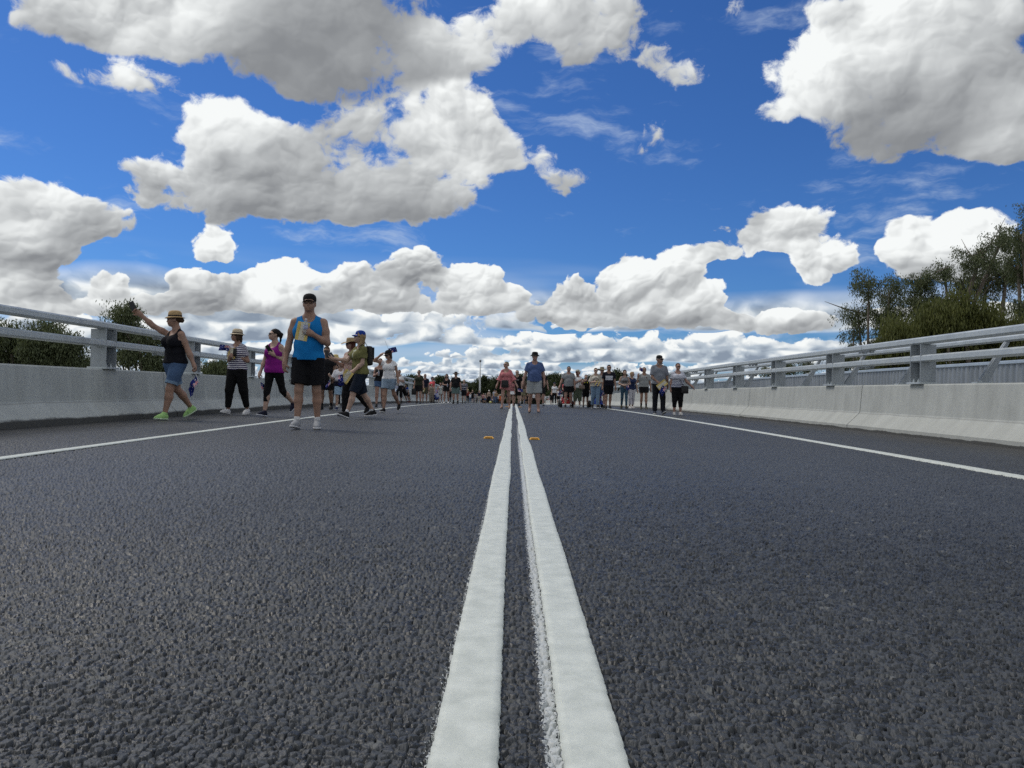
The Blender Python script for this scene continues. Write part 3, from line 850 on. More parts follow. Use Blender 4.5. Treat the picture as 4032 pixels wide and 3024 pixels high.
ptree(3810, 38, [(3720,1230,80),(3800,1200,90),(3880,1260,95),(3760,1340,100),(3880,1380,110),(3960,1300,70),(3960,1430,80)], 6,
      'broad dense olive green tree low behind the right railing, below the tall gums', group=GR, leaves=34000, leaf=(.05, .24), mat=OLIVE, hang=1.0, hollow=.2)
ptree(3120, 60, [(3110,1445,40,.6),(3180,1440,35,.6),(3020,1462,30,.6)], 7,
      'wispy treetop just showing over the right railing, furthest left of the right clump', group=GR, leaves=5075, mat=GREY, leaf=(.05, .15), droop=.62, bare=3, trunk_r=.1)
ptree(3345, 52, [(3350,1400,45),(3300,1440,50,.6)], 8,
      'short twiggy tree with a bare dead branch beside the right clump', group=GR, leaves=5075, mat=GREY, leaf=(.05, .15), droop=.62, bare=6, trunk_r=.1, hollow=.5)
GL = 'gum trees behind the left railing'
ptree(60, 34, [(40,1320,85,.9),(130,1360,70),(-60,1350,90),(60,1420,90),(-20,1440,100)], 11,
      'dark gum tree behind the railing at the left edge of the picture', group=GL, leaves=21750, mat=GREY, leaf=(.05, .15), droop=.62, trunk_r=.2, hollow=.25)
ptree(230, 35, [(190,1300,60,.8),(240,1340,70),(290,1350,50),(200,1410,80),(290,1420,70),(330,1450,45)], 12,
      'dark gum tree behind the left railing, just right of the leftmost tree', group=GL, leaves=20300, mat=GREY, leaf=(.05, .15), droop=.62, trunk_r=.2, hollow=.3)
ptree(570, 36, [(470,1240,45),(540,1230,50),(460,1300,50),(530,1310,60),(600,1330,50),(500,1380,60),(590,1410,55),(640,1440,50)], 13,
      'upright gum tree behind the woman pointing her phone', group=GL, leaves=17400, mat=GREY, leaf=(.05, .15), droop=.62, trunk_r=.14, hollow=.4)
ptree(860, 60, [(820,1450,30),(870,1440,35),(900,1455,25)], 14,
      'small round treetop behind the left railing beside the woman in the striped top', group=GL, leaves=5220, mat=GREY, leaf=(.06, .24), trunk_r=.15)
ptree(360, 60, [(350,1440,40,.8),(400,1455,30,.8)], 15, 'low distant treetop between two dark gums behind the left railing', group=GL, leaves=4640, mat=GREY, leaf=(.06, .24), trunk_r=.15)
# the belt of trees beyond the far end of the bridge
FAR = leaf_mat('far_leaves', (.020, .032, .012), (.062, .085, .034))
GF = 'trees beyond the far end of the bridge'
far = [
 (1632,150,[(1625,1490,12),(1612,1500,10),(1640,1505,12)],'open little tree above the left railing beside the woman in the dark green top'),
 (1690,200,[(1690,1515,14),(1670,1525,16)],'low far bush crown just left of the black hatted man'),
 (1740,190,[(1730,1495,10),(1742,1488,9),(1752,1492,8)],'tiny umbrella crowned tree between the two women in black'),
 (1745,230,[(1745,1528,26),(1715,1530,20)],'rounded olive tree behind the railing near the hatted man in black'),
 (1850,240,[(1850,1525,30),(1825,1515,20),(1880,1530,25)],'spreading dark tree left of the lamp post'),
 (1900,235,[(1903,1486,11,.8),(1898,1500,18),(1915,1515,26),(1890,1530,30)],'tall dark tree directly behind the lamp post'),
 (1935,235,[(1925,1500,12),(1940,1510,18),(1930,1530,26)],'feathery tree between the lamp post and the pink dressed woman'),
 (1965,230,[(1950,1492,10),(1975,1500,16),(1960,1520,28)],'ragged tree left of the woman in pink'),
 (2040,225,[(2045,1482,14),(2060,1495,22),(2040,1520,30)],'dark tree showing between the woman in pink and the man in blue'),
 (2075,220,[(2070,1500,22),(2080,1525,28)],'dark tree half hidden by the man in the blue tee'),
 (2165,215,[(2160,1487,18),(2175,1500,24),(2160,1525,32),(2190,1530,30)],'rounded dark tree right of the man in the blue tee'),
 (2200,210,[(2195,1483,18),(2215,1495,22),(2205,1525,34),(2180,1560,34)],'tallest dark tree right of the man in the blue tee'),
 (2240,210,[(2235,1495,20),(2255,1505,22),(2240,1540,34),(2262,1560,28)],'dark tree behind the man in the grey tee'),
 (2330,200,[(2325,1490,14),(2340,1500,18),(2330,1530,26)],'dark tree behind the boy in black'),
 (2435,170,[(2425,1470,11),(2440,1480,14),(2425,1500,18),(2445,1510,16)],'leafy treetop left of the long haired woman in jeans'),
 (2290,215,[(2290,1505,18),(2300,1530,26)],'dark tree behind the woman in the cream cap'),
 (2490,180,[(2500,1515,14),(2480,1522,14)],'low crown behind the blonde woman in navy'),
]
for i, (px, Y, lst, lab) in enumerate(far):
    ptree(px, Y, lst, 40 + i, lab, group=GF, leaves=int(900 + 60 * sum(b[2] for b in lst)), leaf=(.22, .50), mat=FAR, trunk_r=.22, hang=.6, hollow=.15, droop=.55, bark=BARK_D)
# deep wood behind them: one mass nobody could count
def wood():
    rnd = np.random.RandomState(5); n = 52000
    X = rnd.uniform(-85, 42, n); Y = rnd.uniform(262, 330, n)
    prof = 4.6 + 3.4 * vnoise(X / 7.0, Y * 0, 3) + 2.2 * vnoise(X / 2.5, Y / 9, 8)
    Z = -6.5 + prof * rnd.rand(n) ** .45
    C = np.stack([X, Y, Z], -1); d = rnd.normal(size=(n, 3)) * .6; d[:, 2] -= .8; d /= np.linalg.norm(d, axis=1)[:, None]
    a = rnd.normal(size=(n, 3)); a -= (a * d).sum(1)[:, None] * d; a /= np.linalg.norm(a, axis=1)[:, None]
    L, W = 1.1, .55
    V = np.stack([C, C + d * L * .5 + a * W, C + d * L, C + d * L * .5 - a * W], 1)
    o = mesh_obj('far_woodland', V.reshape(-1, 3), np.arange(n * 4).reshape(-1, 4), FAR)
    tag(o, 'dark far woodland closing the view behind the crowd', 'woodland', kind='stuff')
wood()

# ------------------------------------------------------------------ figures: one smooth surface grown from a field
def V3(*a): return np.array(a, float)
def unit(v):
    v = np.asarray(v, float); return v / (np.linalg.norm(v) + 1e-9)
def surface_nets(F, org, h):
    """triangle-free quad surface of F<0 on a regular grid"""
    ins = F < 0
    nx, ny, nz = F.shape
    corner = [(i, j, k) for i in (0, 1) for j in (0, 1) for k in (0, 1)]
    cnt = np.zeros((nx - 1, ny - 1, nz - 1), np.int8)
    for i, j, k in corner:
        cnt += ins[i:nx - 1 + i, j:ny - 1 + j, k:nz - 1 + k]
    act = (cnt > 0) & (cnt < 8)
    ci, cj, ck = np.nonzero(act)
    if len(ci) == 0: return None
    idx = -np.ones(act.shape, np.int64); idx[ci, cj, ck] = np.arange(len(ci))
    acc = np.zeros((len(ci), 3)); num = np.zeros(len(ci))
    vals = {c: F[ci + c[0], cj + c[1], ck + c[2]] for c in corner}
    for a in corner:
        for ax in range(3):
            if a[ax] == 0:
                b = list(a); b[ax] = 1; b = tuple(b)
                va, vb = vals[a], vals[b]
                m = (va < 0) != (vb < 0)
                t = np.where(m, va / np.where(m, va - vb, 1), 0)
                p = np.array(a, float)[None] + np.zeros((len(ci), 3)); p[:, ax] += t
                acc += p * m[:, None]; num += m
    V = (np.stack([ci, cj, ck], -1) + acc / num[:, None]) * h + org
    Q = []
    for ax in range(3):
        sl0 = [slice(None)] * 3; sl1 = [slice(None)] * 3
        sl0[ax] = slice(0, F.shape[ax] - 1); sl1[ax] = slice(1, None)
        A, B = ins[tuple(sl0)], ins[tuple(sl1)]
        e = A != B
        o1, o2 = [a for a in range(3) if a != ax]
        # skip border edges
        m = [slice(None)] * 3; m[o1] = slice(1, -1); m[o2] = slice(1, -1)
        sub = e[tuple(m)]; g = np.nonzero(sub)
        g = [np.array(q) for q in g]; g[o1] += 1; g[o2] += 1
        def cell(d1, d2):
            c = [q.copy() for q in g]; c[o1] = c[o1] - d1; c[o2] = c[o2] - d2
            return idx[c[0], c[1], c[2]]
        q = np.stack([cell(1, 1), cell(0, 1), cell(0, 0), cell(1, 0)], -1)
        flip = A[g[0], g[1], g[2]]
        if ax == 1: flip = ~flip
        q[~flip] = q[~flip][:, ::-1]
        Q.append(q)
    return V, np.concatenate(Q)

class Field:
    """sum of rounded shapes; seg = tapered limb, ell = ellipsoid"""
    def __init__(s, k=.012): s.p = []; s.k = k; s.cut = []
    def seg(s, a, b, ra, rb=None, ys=1.0, flat=False, grp=0):
        s.p.append(('s', V3(*a), V3(*b), ra, ra if rb is None else rb, ys, flat, grp)); return s
    def ell(s, c, r, rot=None, grp=0):
        s.p.append(('e', V3(*c), V3(*r), None if rot is None else np.array(rot, float), 0, 1, False, grp)); return s
    def bounds(s):
        lo, hi = [], []
        for p in s.p:
            if p[0] == 's':
                r = max(p[3], p[4]); lo.append(np.minimum(p[1], p[2]) - r); hi.append(np.maximum(p[1], p[2]) + r)
            else:
                r = p[2] if p[3] is None else p[2].max(); lo.append(p[1] - r); hi.append(p[1] + r)
        return np.min(lo, 0) - .03, np.max(hi, 0) + .03
    def mesh(s, h, cuts=(), wrinkle=None, inflate=0.0):
        lo, hi = s.bounds(); n = np.ceil((hi - lo) / h).astype(int) + 2
        xs, ys, zs = [lo[i] + np.arange(n[i]) * h for i in range(3)]
        accs = {}
        for p in s.p:
            k = s.k if p[7] == 0 else .0035
            acc = accs.setdefault(p[7], np.zeros(n, np.float32))
            r = (max(p[3], p[4]) if p[0] == 's' else (p[2] if p[3] is None else p[2].max())) + 9 * k + h
            a = np.minimum(p[1], p[2]) if p[0] == 's' else p[1]; b = np.maximum(p[1], p[2]) if p[0] == 's' else p[1]
            i0 = np.maximum(((a - r - lo) / h).astype(int), 0); i1 = np.minimum(((b + r - lo) / h).astype(int) + 2, n)
            if (i1 <= i0).any(): continue
            X = xs[i0[0]:i1[0], None, None]; Y = ys[None, i0[1]:i1[1], None]; Z = zs[None, None, i0[2]:i1[2]]
            if p[0] == 's':
                A, B = p[1] * [1, p[5], 1], p[2] * [1, p[5], 1]; D = B - A; L2 = (D * D).sum() + 1e-12
                px, py, pz = X - A[0], Y * p[5] - A[1], Z - A[2]
                t = (px * D[0] + py * D[1] + pz * D[2]) / L2; tc = np.clip(t, 0, 1)
                d = np.sqrt((px - tc * D[0]) ** 2 + (py - tc * D[1]) ** 2 + (pz - tc * D[2]) ** 2) - (p[3] + (p[4] - p[3]) * tc)
                if p[6]: d = np.maximum(d, (t - 1) * math.sqrt(L2))
            else:
                px, py, pz = X - p[1][0], Y - p[1][1], Z - p[1][2]
                if p[3] is not None:
                    Mx = p[3].T; px, py, pz = [Mx[i][0] * px + Mx[i][1] * py + Mx[i][2] * pz for i in range(3)]
                q = np.sqrt((px / p[2][0]) ** 2 + (py / p[2][1]) ** 2 + (pz / p[2][2]) ** 2)
                d = (q - 1) * p[2].min()
            acc[i0[0]:i1[0], i0[1]:i1[1], i0[2]:i1[2]] += np.exp(-np.clip(d, -.4, .4) / k).astype(np.float32) if k > .006 else np.exp(np.clip(-d / k, -60, 60)).astype(np.float32)
        F = None
        for g, acc in accs.items():
            k = s.k if g == 0 else .0035
            f = -k * np.log(acc + 1e-24)
            if F is None: F = f
            else:
                kk = .008; hh = np.clip(.5 + .5 * (F - f) / kk, 0, 1); F = F * (1 - hh) + f * hh - kk * hh * (1 - hh)
        F = F - inflate
        X, Y, Z = xs[:, None, None], ys[None, :, None], zs[None, None, :]
        if wrinkle is not None: F = F + wrinkle(X, Y, Z)
        for c in cuts: F = np.maximum(F, c(X, Y, Z))
        F[0] = F[-1] = 1; F[:, 0] = F[:, -1] = 1; F[:, :, 0] = F[:, :, -1] = 1
        return surface_nets(F.astype(np.float64), lo, h)

def rotm(axis, a):
    return np.array(Matrix.Rotation(a, 3, axis))
def basis(z, x):
    z = unit(z); x = unit(np.asarray(x, float) - z * np.dot(z, x)); y = np.cross(z, x)
    return np.stack([x, y, z], 1)
def cut_below(z): return lambda X, Y, Z: z - Z
def cut_above(z): return lambda X, Y, Z: Z - z
def cut_plane(n, c):
    n = unit(n); c = np.asarray(c, float)
    return lambda X, Y, Z: (X - c[0]) * n[0] + (Y - c[1]) * n[1] + (Z - c[2]) * n[2]
def cut_ell(c, r):
    return lambda X, Y, Z: (1 - np.sqrt(((X - c[0]) / r[0]) ** 2 + ((Y - c[1]) / r[1]) ** 2 + ((Z - c[2]) / r[2]) ** 2)) * min(r)

# --- materials of clothes
def cloth(name, c, rough=.9, bump=.35, amt=.12, scale=9.0):
    nm = 'cloth_' + name
    if nm in MATS: return MATS[nm]
    m, N, b, o = new_mat(nm)
    tc = N.n('ShaderNodeTexCoord').outputs['Object']
    n = N.noise(tc, scale, 4.0, .6); w = N.noise(tc, 260.0, 2.0, .5)
    N.put(b.inputs['Base Color'], N.mix(N.rng(N.m('MULTIPLY_ADD', w, .5, N.m('MULTIPLY', n, .5)), .35, .65), tuple(x * (1 - amt) for x in c), tuple(x * (1 + amt) for x in c)))
    b.inputs['Roughness'].default_value = rough; b.inputs['Specular IOR Level'].default_value = .2
    bn = N.n('ShaderNodeBump'); bn.inputs['Strength'].default_value = bump; bn.inputs['Distance'].default_value = .012
    N.put(bn.inputs['Height'], N.noise(N.vm('MULTIPLY', tc, (1.0, 1.0, .6)), 14.0, 3.0, .55)); N.put(b.inputs['Normal'], bn.outputs[0])
    MATS[nm] = m
    return m
def pattern(name, fn, rough=.9):
    """fn(N, x, y, z, tc) -> colour socket, in the figure's own metres"""
    nm = 'cloth_' + name
    if nm in MATS: return MATS[nm]
    m, N, b, o = new_mat(nm)
    tc = N.n('ShaderNodeTexCoord').outputs['Object']; x, y, z = N.sep(tc)
    N.put(b.inputs['Base Color'], fn(N, x, y, z, tc)); b.inputs['Roughness'].default_value = rough; b.inputs['Specular IOR Level'].default_value = .2
    bn = N.n('ShaderNodeBump'); bn.inputs['Strength'].default_value = .35; bn.inputs['Distance'].default_value = .012
    N.put(bn.inputs['Height'], N.noise(tc, 14.0, 3.0, .55)); N.put(b.inputs['Normal'], bn.outputs[0])
    MATS[nm] = m
    return m
def stripes(name, c1, c2, period, duty, z0=0.0):
    def fn(N, x, y, z, tc):
        zz = N.m('ADD', z, N.m('MULTIPLY', N.m('SUBTRACT', N.noise(tc, 5.0, 2.0), .5), .03))
        f = N.m('FRACT', N.m('DIVIDE', N.m('ADD', zz, z0), period))
        return N.mix(N.m('LESS_THAN', f, duty), c1, c2)
    return pattern(name, fn)
def denim(name, c):
    def fn(N, x, y, z, tc):
        n = N.noise(tc, 7.0, 4.0, .6); w = N.noise(N.vm('MULTIPLY', tc, (1, 1, .3)), 300.0, 2.0)
        k = N.m('MULTIPLY_ADD', n, .6, N.m('MULTIPLY', w, .5))
        return N.mix(N.rng(k, .35, .75), tuple(v * .72 for v in c), tuple(min(1, v * 1.35) for v in c))
    return pattern(name, fn)
SKIN = {}
def skin(t):
    if t in SKIN: return SKIN[t]
    c = {'tan': (.33, .20, .145), 'fair': (.46, .315, .245), 'red': (.385, .235, .185), 'brown': (.24, .145, .10)}[t]
    m, N, b, o = new_mat('skin_' + t)
    tc = N.n('ShaderNodeTexCoord').outputs['Object']
    n = N.noise(tc, 7.0, 4.0, .6); f = N.noise(tc, 120.0, 2.0, .5)
    col_ = N.mix(N.rng(n, .35, .68), tuple(v * .84 for v in c), tuple(min(1, v * q) for v, q in zip(c, (1.14, 1.08, 1.04))))
    col_ = N.mix(N.m('MULTIPLY', N.rng(f, .6, .75), .25), col_, (c[0] * .8, c[1] * .6, c[2] * .5))
    N.put(b.inputs['Base Color'], col_); b.inputs['Roughness'].default_value = .55
    b.inputs['Subsurface Weight'].default_value = .0
    bn = N.n('ShaderNodeBump'); bn.inputs['Strength'].default_value = .25; bn.inputs['Distance'].default_value = .01
    N.put(bn.inputs['Height'], N.noise(tc, 26.0, 3.0)); N.put(b.inputs['Normal'], bn.outputs[0])
    SKIN[t] = m
    return m
BLACK = (.012, .012, .014); NAVY = (.014, .02, .045); WHITE = (.74, .74, .75)

def legp(fwd=0, out=2, knee=4, foot=0, yaw=8): return dict(fwd=fwd, out=out, knee=knee, foot=foot, yaw=yaw)
STAND = (legp(2), legp(-2))
def walk(front='a', big=1.0):
    f, r = legp(18 * big, 1, 6, 12 * big), legp(-16 * big, 1, 12 * big, -22 * big)
    return (f, r) if front == 'a' else (r, f)
ARM_DOWN = dict(up=(.14, .02, -1), fore=(.05, -.18, -1))

def person(label, px, py, top, Y=None, rz=0.0, h=.02, fem=False, w=1.0, belly=0.0, skin_t='tan', legs=STAND, arms=(None, None), lean=0.0,
           head=(0, 0), hair=('short', (.06, .04, .03)), hat=None, glasses='sun', topg=None, bot=None, shoes=('trainer', BLACK, (.75, .75, .75)), socks=None,
           child=False, group=None, extras=None, beard=None, sink=0.0, mouth=True, back=None):
    g = ground(px, py) if Y is None else at_depth(px, py, Y)
    Yd = g.y; gz = zf(Yd) + sink
    # ---- skeleton (height 1.75 before scaling), facing -Y
    sw = .158 if fem else .185
    hipx = .088
    Rl = rotm('X', R(lean))
    PZ = V3(0, 0, .93)
    def tor(p): return PZ + Rl @ (V3(*p) - PZ)
    wst, chs = tor((0, 0, 1.10)), tor((0, 0, 1.29))
    J = {}
    for i, sd in enumerate('ab'):
        s = -1 if sd == 'a' else 1
        L = legs[i]
        hip = V3(s * hipx, 0, .92)
        a, o_, kn = R(L['fwd']), R(L['out']), R(L['knee'])
        td = V3(s * math.sin(o_), -math.sin(a) * math.cos(o_), -math.cos(a) * math.cos(o_))
        sd_ = V3(s * math.sin(o_) * .6, -math.sin(a - kn), -math.cos(a - kn)); sd_ = unit(sd_)
        knee = hip + td * .42; ank = knee + sd_ * .42
        fp, fy = R(L['foot']), R(L['yaw'])
        fd = V3(s * math.sin(fy) * math.cos(fp), -math.cos(fy) * math.cos(fp), math.sin(fp)); fu = unit(np.cross(np.cross(fd, V3(0, 0, 1)), fd))
        if fu[2] < 0: fu = -fu
        J[sd] = dict(hip=hip, knee=knee, ank=ank, fd=unit(fd), fu=fu, s=s)
        A = arms[i] or ARM_DOWN
        sh = tor((s * sw, 0, 1.398))
        # arms named with 'w' are given along the world's axes, the others outwards / forwards of the figure
        if A.get('w'):
            Rw = rotm('Z', -R(rz)); cv = lambda q: Rw @ V3(*q)
        else:
            cv = lambda q: V3(*q) * V3(s, 1, 1)
        ud = unit(cv(A['up'])); fd2 = unit(cv(A['fore']))
        elb = sh + ud * .285; wr = elb + fd2 * .255
        hd = unit(cv(A['hand'])) if 'hand' in A else fd2
        pn = unit(cv(A['palm'])) if 'palm' in A else V3(-s, 0, 0)
        J[sd].update(sh=sh, elb=elb, wr=wr, hd=hd, pn=pn, grip=A.get('grip', .35))
    low = min(min((J[q]['ank'] - J[q]['fu'] * .08 + J[q]['fd'] * d)[2] for d in (-.06, .17)) for q in 'ab')
    shift = V3(0, 0, -low)
    for q in 'ab':
        for n_ in ('hip', 'knee', 'ank', 'sh', 'elb', 'wr'): J[q][n_] = J[q][n_] + shift
    def T(p): return tor(p) + shift
    nk, hb = T((0, .012, 1.47)), T((0, -.005, 1.56))
    Rh = rotm('Z', R(head[0])) @ rotm('X', R(head[1]))
    hc = hb + Rh @ V3(0, -.012, .085)
    hat_up = {'cap': .015, 'straw': .035, 'bucket': .03, 'wide': .04, None: .0}.get(hat[0] if hat else None, .02)
    tot = hc[2] + .115 + hat_up
    zt = at_depth(px, top, Yd).z
    sc = (zt - gz) / tot
    root = empty('person', (g.x, Yd, gz), R(rz), label, 'person', group)
    root.scale = (sc, sc, sc)
    def hp(p): return hc + Rh @ V3(*p)
    # ---- body field
    B = Field(.012); m = w
    lw = (1.08 if fem else 1.0) * m
    B.seg(T((-.065, .01, .94)), T((.065, .01, .94)), .112 * m, ys=1.12)
    B.seg(T((-.045, 0, 1.09)), T((.045, 0, 1.09)), (.092 if fem else .108) * m, ys=1.12)
    B.seg(T((-.075, 0, 1.28)), T((.075, 0, 1.28)), (.098 if fem else .118) * m, ys=1.1)
    B.seg(T((0, .0, .95)), T((0, 0, 1.3)), .10 * m, .105 * m, ys=1.05)
    B.seg(T((-sw * .72, .01, 1.39)), T((sw * .72, .01, 1.39)), .058 * (m * .5 + .5))
    for s in (-1, 1):
        B.seg(T((s * sw * .7, .015, 1.415)), T((0, .02, 1.505)), .040, .046)
        if fem: B.ell(T((s * .068 * m, -.088 * m, 1.275)), (.066 * m, .062 * m, .066 * m))
    if belly: B.ell(T((0, -.03 - .025 * belly, 1.09)), (.135 * m, .105 * m + .03 * belly, .19))
    B.seg(nk - [0, 0, .03], hb + [0, 0, .03], .062 if not fem else .052, .056 if not fem else .046)
    for q in 'ab':
        j = J[q]; s = j['s']
        B.seg(j['hip'], j['knee'], .086 * lw, .052 * (lw * .6 + .4))
        cf = j['knee'] * .68 + j['ank'] * .32 + V3(0, .016, 0)
        B.seg(j['knee'], cf, .050 * (lw * .6 + .4), .054 * (lw * .6 + .4)); B.seg(cf, j['ank'], .052 * (lw * .6 + .4), .034)
        mu = j['sh'] * .55 + j['elb'] * .45; aw = m * .6 + .4
        r0 = .043 if fem else .052
        B.seg(j['sh'], mu, r0 * aw * 1.08, r0 * aw); B.seg(mu, j['elb'], r0 * aw, .036 * aw)
        mf = j['elb'] * .7 + j['wr'] * .3
        B.seg(j['elb'], mf, .037 * aw, .040 * aw); B.seg(mf, j['wr'], .039 * aw, .025)
        # hand: palm, four fingers and a thumb
        hd, pn = j['hd'], j['pn']; pn = unit(pn - hd * np.dot(hd, pn)); sdv = np.cross(hd, pn)
        if np.dot(sdv, V3(0, -1, .2)) < 0: sdv = -sdv          # thumb side towards the front
        Rb = np.stack([sdv, pn, hd], 1)
        wr = j['wr']; pc = wr + hd * .055
        B.seg(wr, wr + hd * .03, .026, .028)
        B.ell(pc, (.042, .017, .050), Rb)
        cu = j['grip']; fine_h = h < .0125
        if fine_h:
            for fi, (off, ln) in enumerate(((.030, .070), (.010, .078), (-.010, .074), (-.029, .058))):
                b0 = wr + hd * .092 + sdv * off
                a1 = cu * 1.5; d1 = unit(hd * math.cos(a1) + pn * math.sin(a1) + sdv * off * 1.6)
                a2 = cu * 3.0; d2 = unit(hd * math.cos(a2) + pn * math.sin(a2))
                p1 = b0 + d1 * ln * .5; p2 = p1 + d2 * ln * .5
                B.seg(b0 - hd * .02, p1, .0105, .0092, grp=1); B.seg(p1, p2, .009, .0075, grp=1)
            t0 = wr + hd * .035 + sdv * .030; t1 = t0 + unit(hd * .7 + sdv * .7 + pn * (.3 + cu)) * .042; t2 = t1 + unit(hd + pn * cu * 1.6 + sdv * .1) * .032
            B.seg(t0, t1, .0135, .0115, grp=1); B.seg(t1, t2, .0115, .009, grp=1)
        else:
            e1 = wr + hd * .10; B.seg(wr + hd * .05, e1, .026, .024, ys=1.0); B.seg(e1, e1 + unit(hd + pn * cu * 1.5) * .06, .022, .014)
            B.seg(wr + hd * .03 + sdv * .02, wr + hd * .07 + sdv * .05, .015, .011)
        # foot
        if shoes[0] in ('thong', 'bare'):
            A0, fd, fu = j['ank'], j['fd'], j['fu']
            B.seg(A0 - fu * .045 - fd * .03, A0 - fu * .052 + fd * .10, .030, .026); B.seg(A0 - fu * .052 + fd * .10, A0 - fu * .062 + fd * .165, .028, .014)
            B.seg(A0, A0 - fu * .03 + fd * .06, .034, .03)
    # head
    RH = Rh
    B.ell(hp((0, .012, .022)), (.074, .094, .088), RH); B.ell(hp((0, -.022, -.045)), (.058, .066, .066), RH)
    B.ell(hp((0, -.070, -.088)), (.026, .020, .018), RH)
    B.seg(hp((0, -.088, .005)), hp((0, -.108, -.030)), .009, .013, grp=1 if h < .0125 else 0)
    B.ell(hp((0, -.078, .022)), (.052, .016, .012), RH)
    B.ell(hp((0, -.086, -.058)), (.024, .012, .010), RH)
    for s in (-1, 1):
        B.ell(hp((s * .077, .010, -.012)), (.010, .020, .032), RH, grp=1 if h < .0125 else 0)
        B.ell(hp((s * .036, -.066, -.028)), (.022, .022, .020), RH)
    r = B.mesh(h, inflate=.0)
    mesh_obj('body', r[0], r[1], skin(skin_t), root, smooth=True)
    # ---- clothes
    wr_amp = .0035 if h < .0125 else .002
    def wrinkle(seed):
        rd = np.random.RandomState(seed)
        P = [(rd.uniform(10, 34), rd.uniform(10, 30), rd.uniform(14, 40), rd.uniform(0, 6)) for _ in range(4)]
        def f(X, Y, Z):
            o = 0
            for a, b_, c, d in P: o = o + np.sin(X * a + Z * c + d) * np.cos(Y * b_ - Z * c * .5 + d * 2)
            return o * wr_amp * .5
        return f
    seed = int(px * 7 + py) % 9999
    if topg:
        kind, mat = topg[0], topg[1]; o = topg[2] if len(topg) > 2 else {}
        lo = o.get('loose', .012); hem = o.get('hem', .93); slv = o.get('sleeve', {'tee': .62, 'tank': 0, 'tube': 0}.get(kind, .6)); nd = o.get('neck', .045)
        G = Field(.014)
        G.seg(T((-.068, .01, .94)), T((.068, .01, .94)), .112 * m + lo * 1.3 + (.01 if fem else 0), ys=1.10)
        G.seg(T((-.055, 0, 1.09)), T((.055, 0, 1.09)), (.095 if fem else .108) * m + lo * 1.5, ys=1.10)
        G.seg(T((-.077, 0, 1.28)), T((.077, 0, 1.28)), (.098 if fem else .118) * m + lo, ys=1.08)
        G.seg(T((0, 0, .95)), T((0, 0, 1.3)), .105 * m + lo, .105 * m + lo, ys=1.02)
        G.seg(T((-sw * .70, .01, 1.39)), T((sw * .70, .01, 1.39)), .058 * (m * .5 + .5) + lo * .5)
        for s in (-1, 1):
            G.seg(T((s * sw * .7, .015, 1.415)), T((0, .02, 1.495)), .040 + lo * .4, .040 + lo * .4)
            if fem: G.ell(T((s * .066 * m, -.088 * m, 1.272)), (.068 * m + lo, .062 * m + lo * .8, .070 * m + lo))
        if belly: G.seg(T((0, -.03 - .025 * belly, 1.12)), T((0, -.022 - .018 * belly, hem)), .118 * m + .012 * belly + lo, .122 * m + lo, ys=1.0)
        if o.get('flare'): G.seg(T((0, 0, 1.12)), T((0, 0, hem)), .12 * m, .16 * m + o['flare'], ys=1.1, flat=True)
        cuts = [cut_below(hem + shift[2])]
        if kind in ('tee', 'blouse'):
            for q in 'ab':
                j = J[q]; aw = m * .6 + .4; r0 = (.043 if fem else .052) * aw
                if slv <= 1:
                    G.seg(j['sh'], j['sh'] + (j['elb'] - j['sh']) * slv, r0 + lo * .45, r0 * .9 + lo * 1.35 + o.get('flute', 0), flat=True)
                else:
                    G.seg(j['sh'], j['elb'], r0 + lo * .5, r0 * .8 + lo * 1.4)
                    G.seg(j['elb'], j['elb'] + (j['wr'] - j['elb']) * (slv - 1), r0 * .8 + lo * 1.6, r0 * .7 + lo * 2 + o.get('flute', 0), flat=True)
        if kind == 'tank':
            for s in (-1, 1):
                c = T((s * (sw + .035), 0, 1.42)); cuts.append(cut_ell(c, (.055 + o.get('arm', 0.0), .30, .125)))
        if kind == 'tube':
            cuts.append(cut_above(1.36 + shift[2]))
        c = T((0, -.045 - nd * .4, 1.505 - nd * .35)); cuts.append(cut_ell(c, (.062 + nd * .5, .10 + nd * .3, .045 + nd)))
        cuts.append(cut_above(T((0, 0, 1.515))[2]))
        r = G.mesh(h, cuts, wrinkle(seed))
        if r: mesh_obj({'tee': 'shirt', 'blouse': 'blouse', 'tank': 'singlet', 'tube': 'strapless_top'}[kind], r[0], r[1], mat, root, smooth=True)
    if bot:
        kind, mat = bot[0], bot[1]; o = bot[2] if len(bot) > 2 else {}
        lo = o.get('loose', .016); fr = o.get('len', {'shorts': .85, 'pants': 1.93, 'capri': 1.5, 'skirt': .55}[kind]); tl = o.get('taper', .0)
        G = Field(.012); wz = o.get('waist', (topg[2].get('hem', .93) if topg and len(topg) > 2 else .93) + .035 if topg and topg[0] != 'tube' else 1.03)
        G.seg(T((-.065, .01, .94)), T((.065, .01, .94)), .112 * m + lo * .7, ys=1.10)
        G.seg(T((-.045, 0, 1.05)), T((.045, 0, 1.05)), .102 * m + lo * .4, ys=1.12)
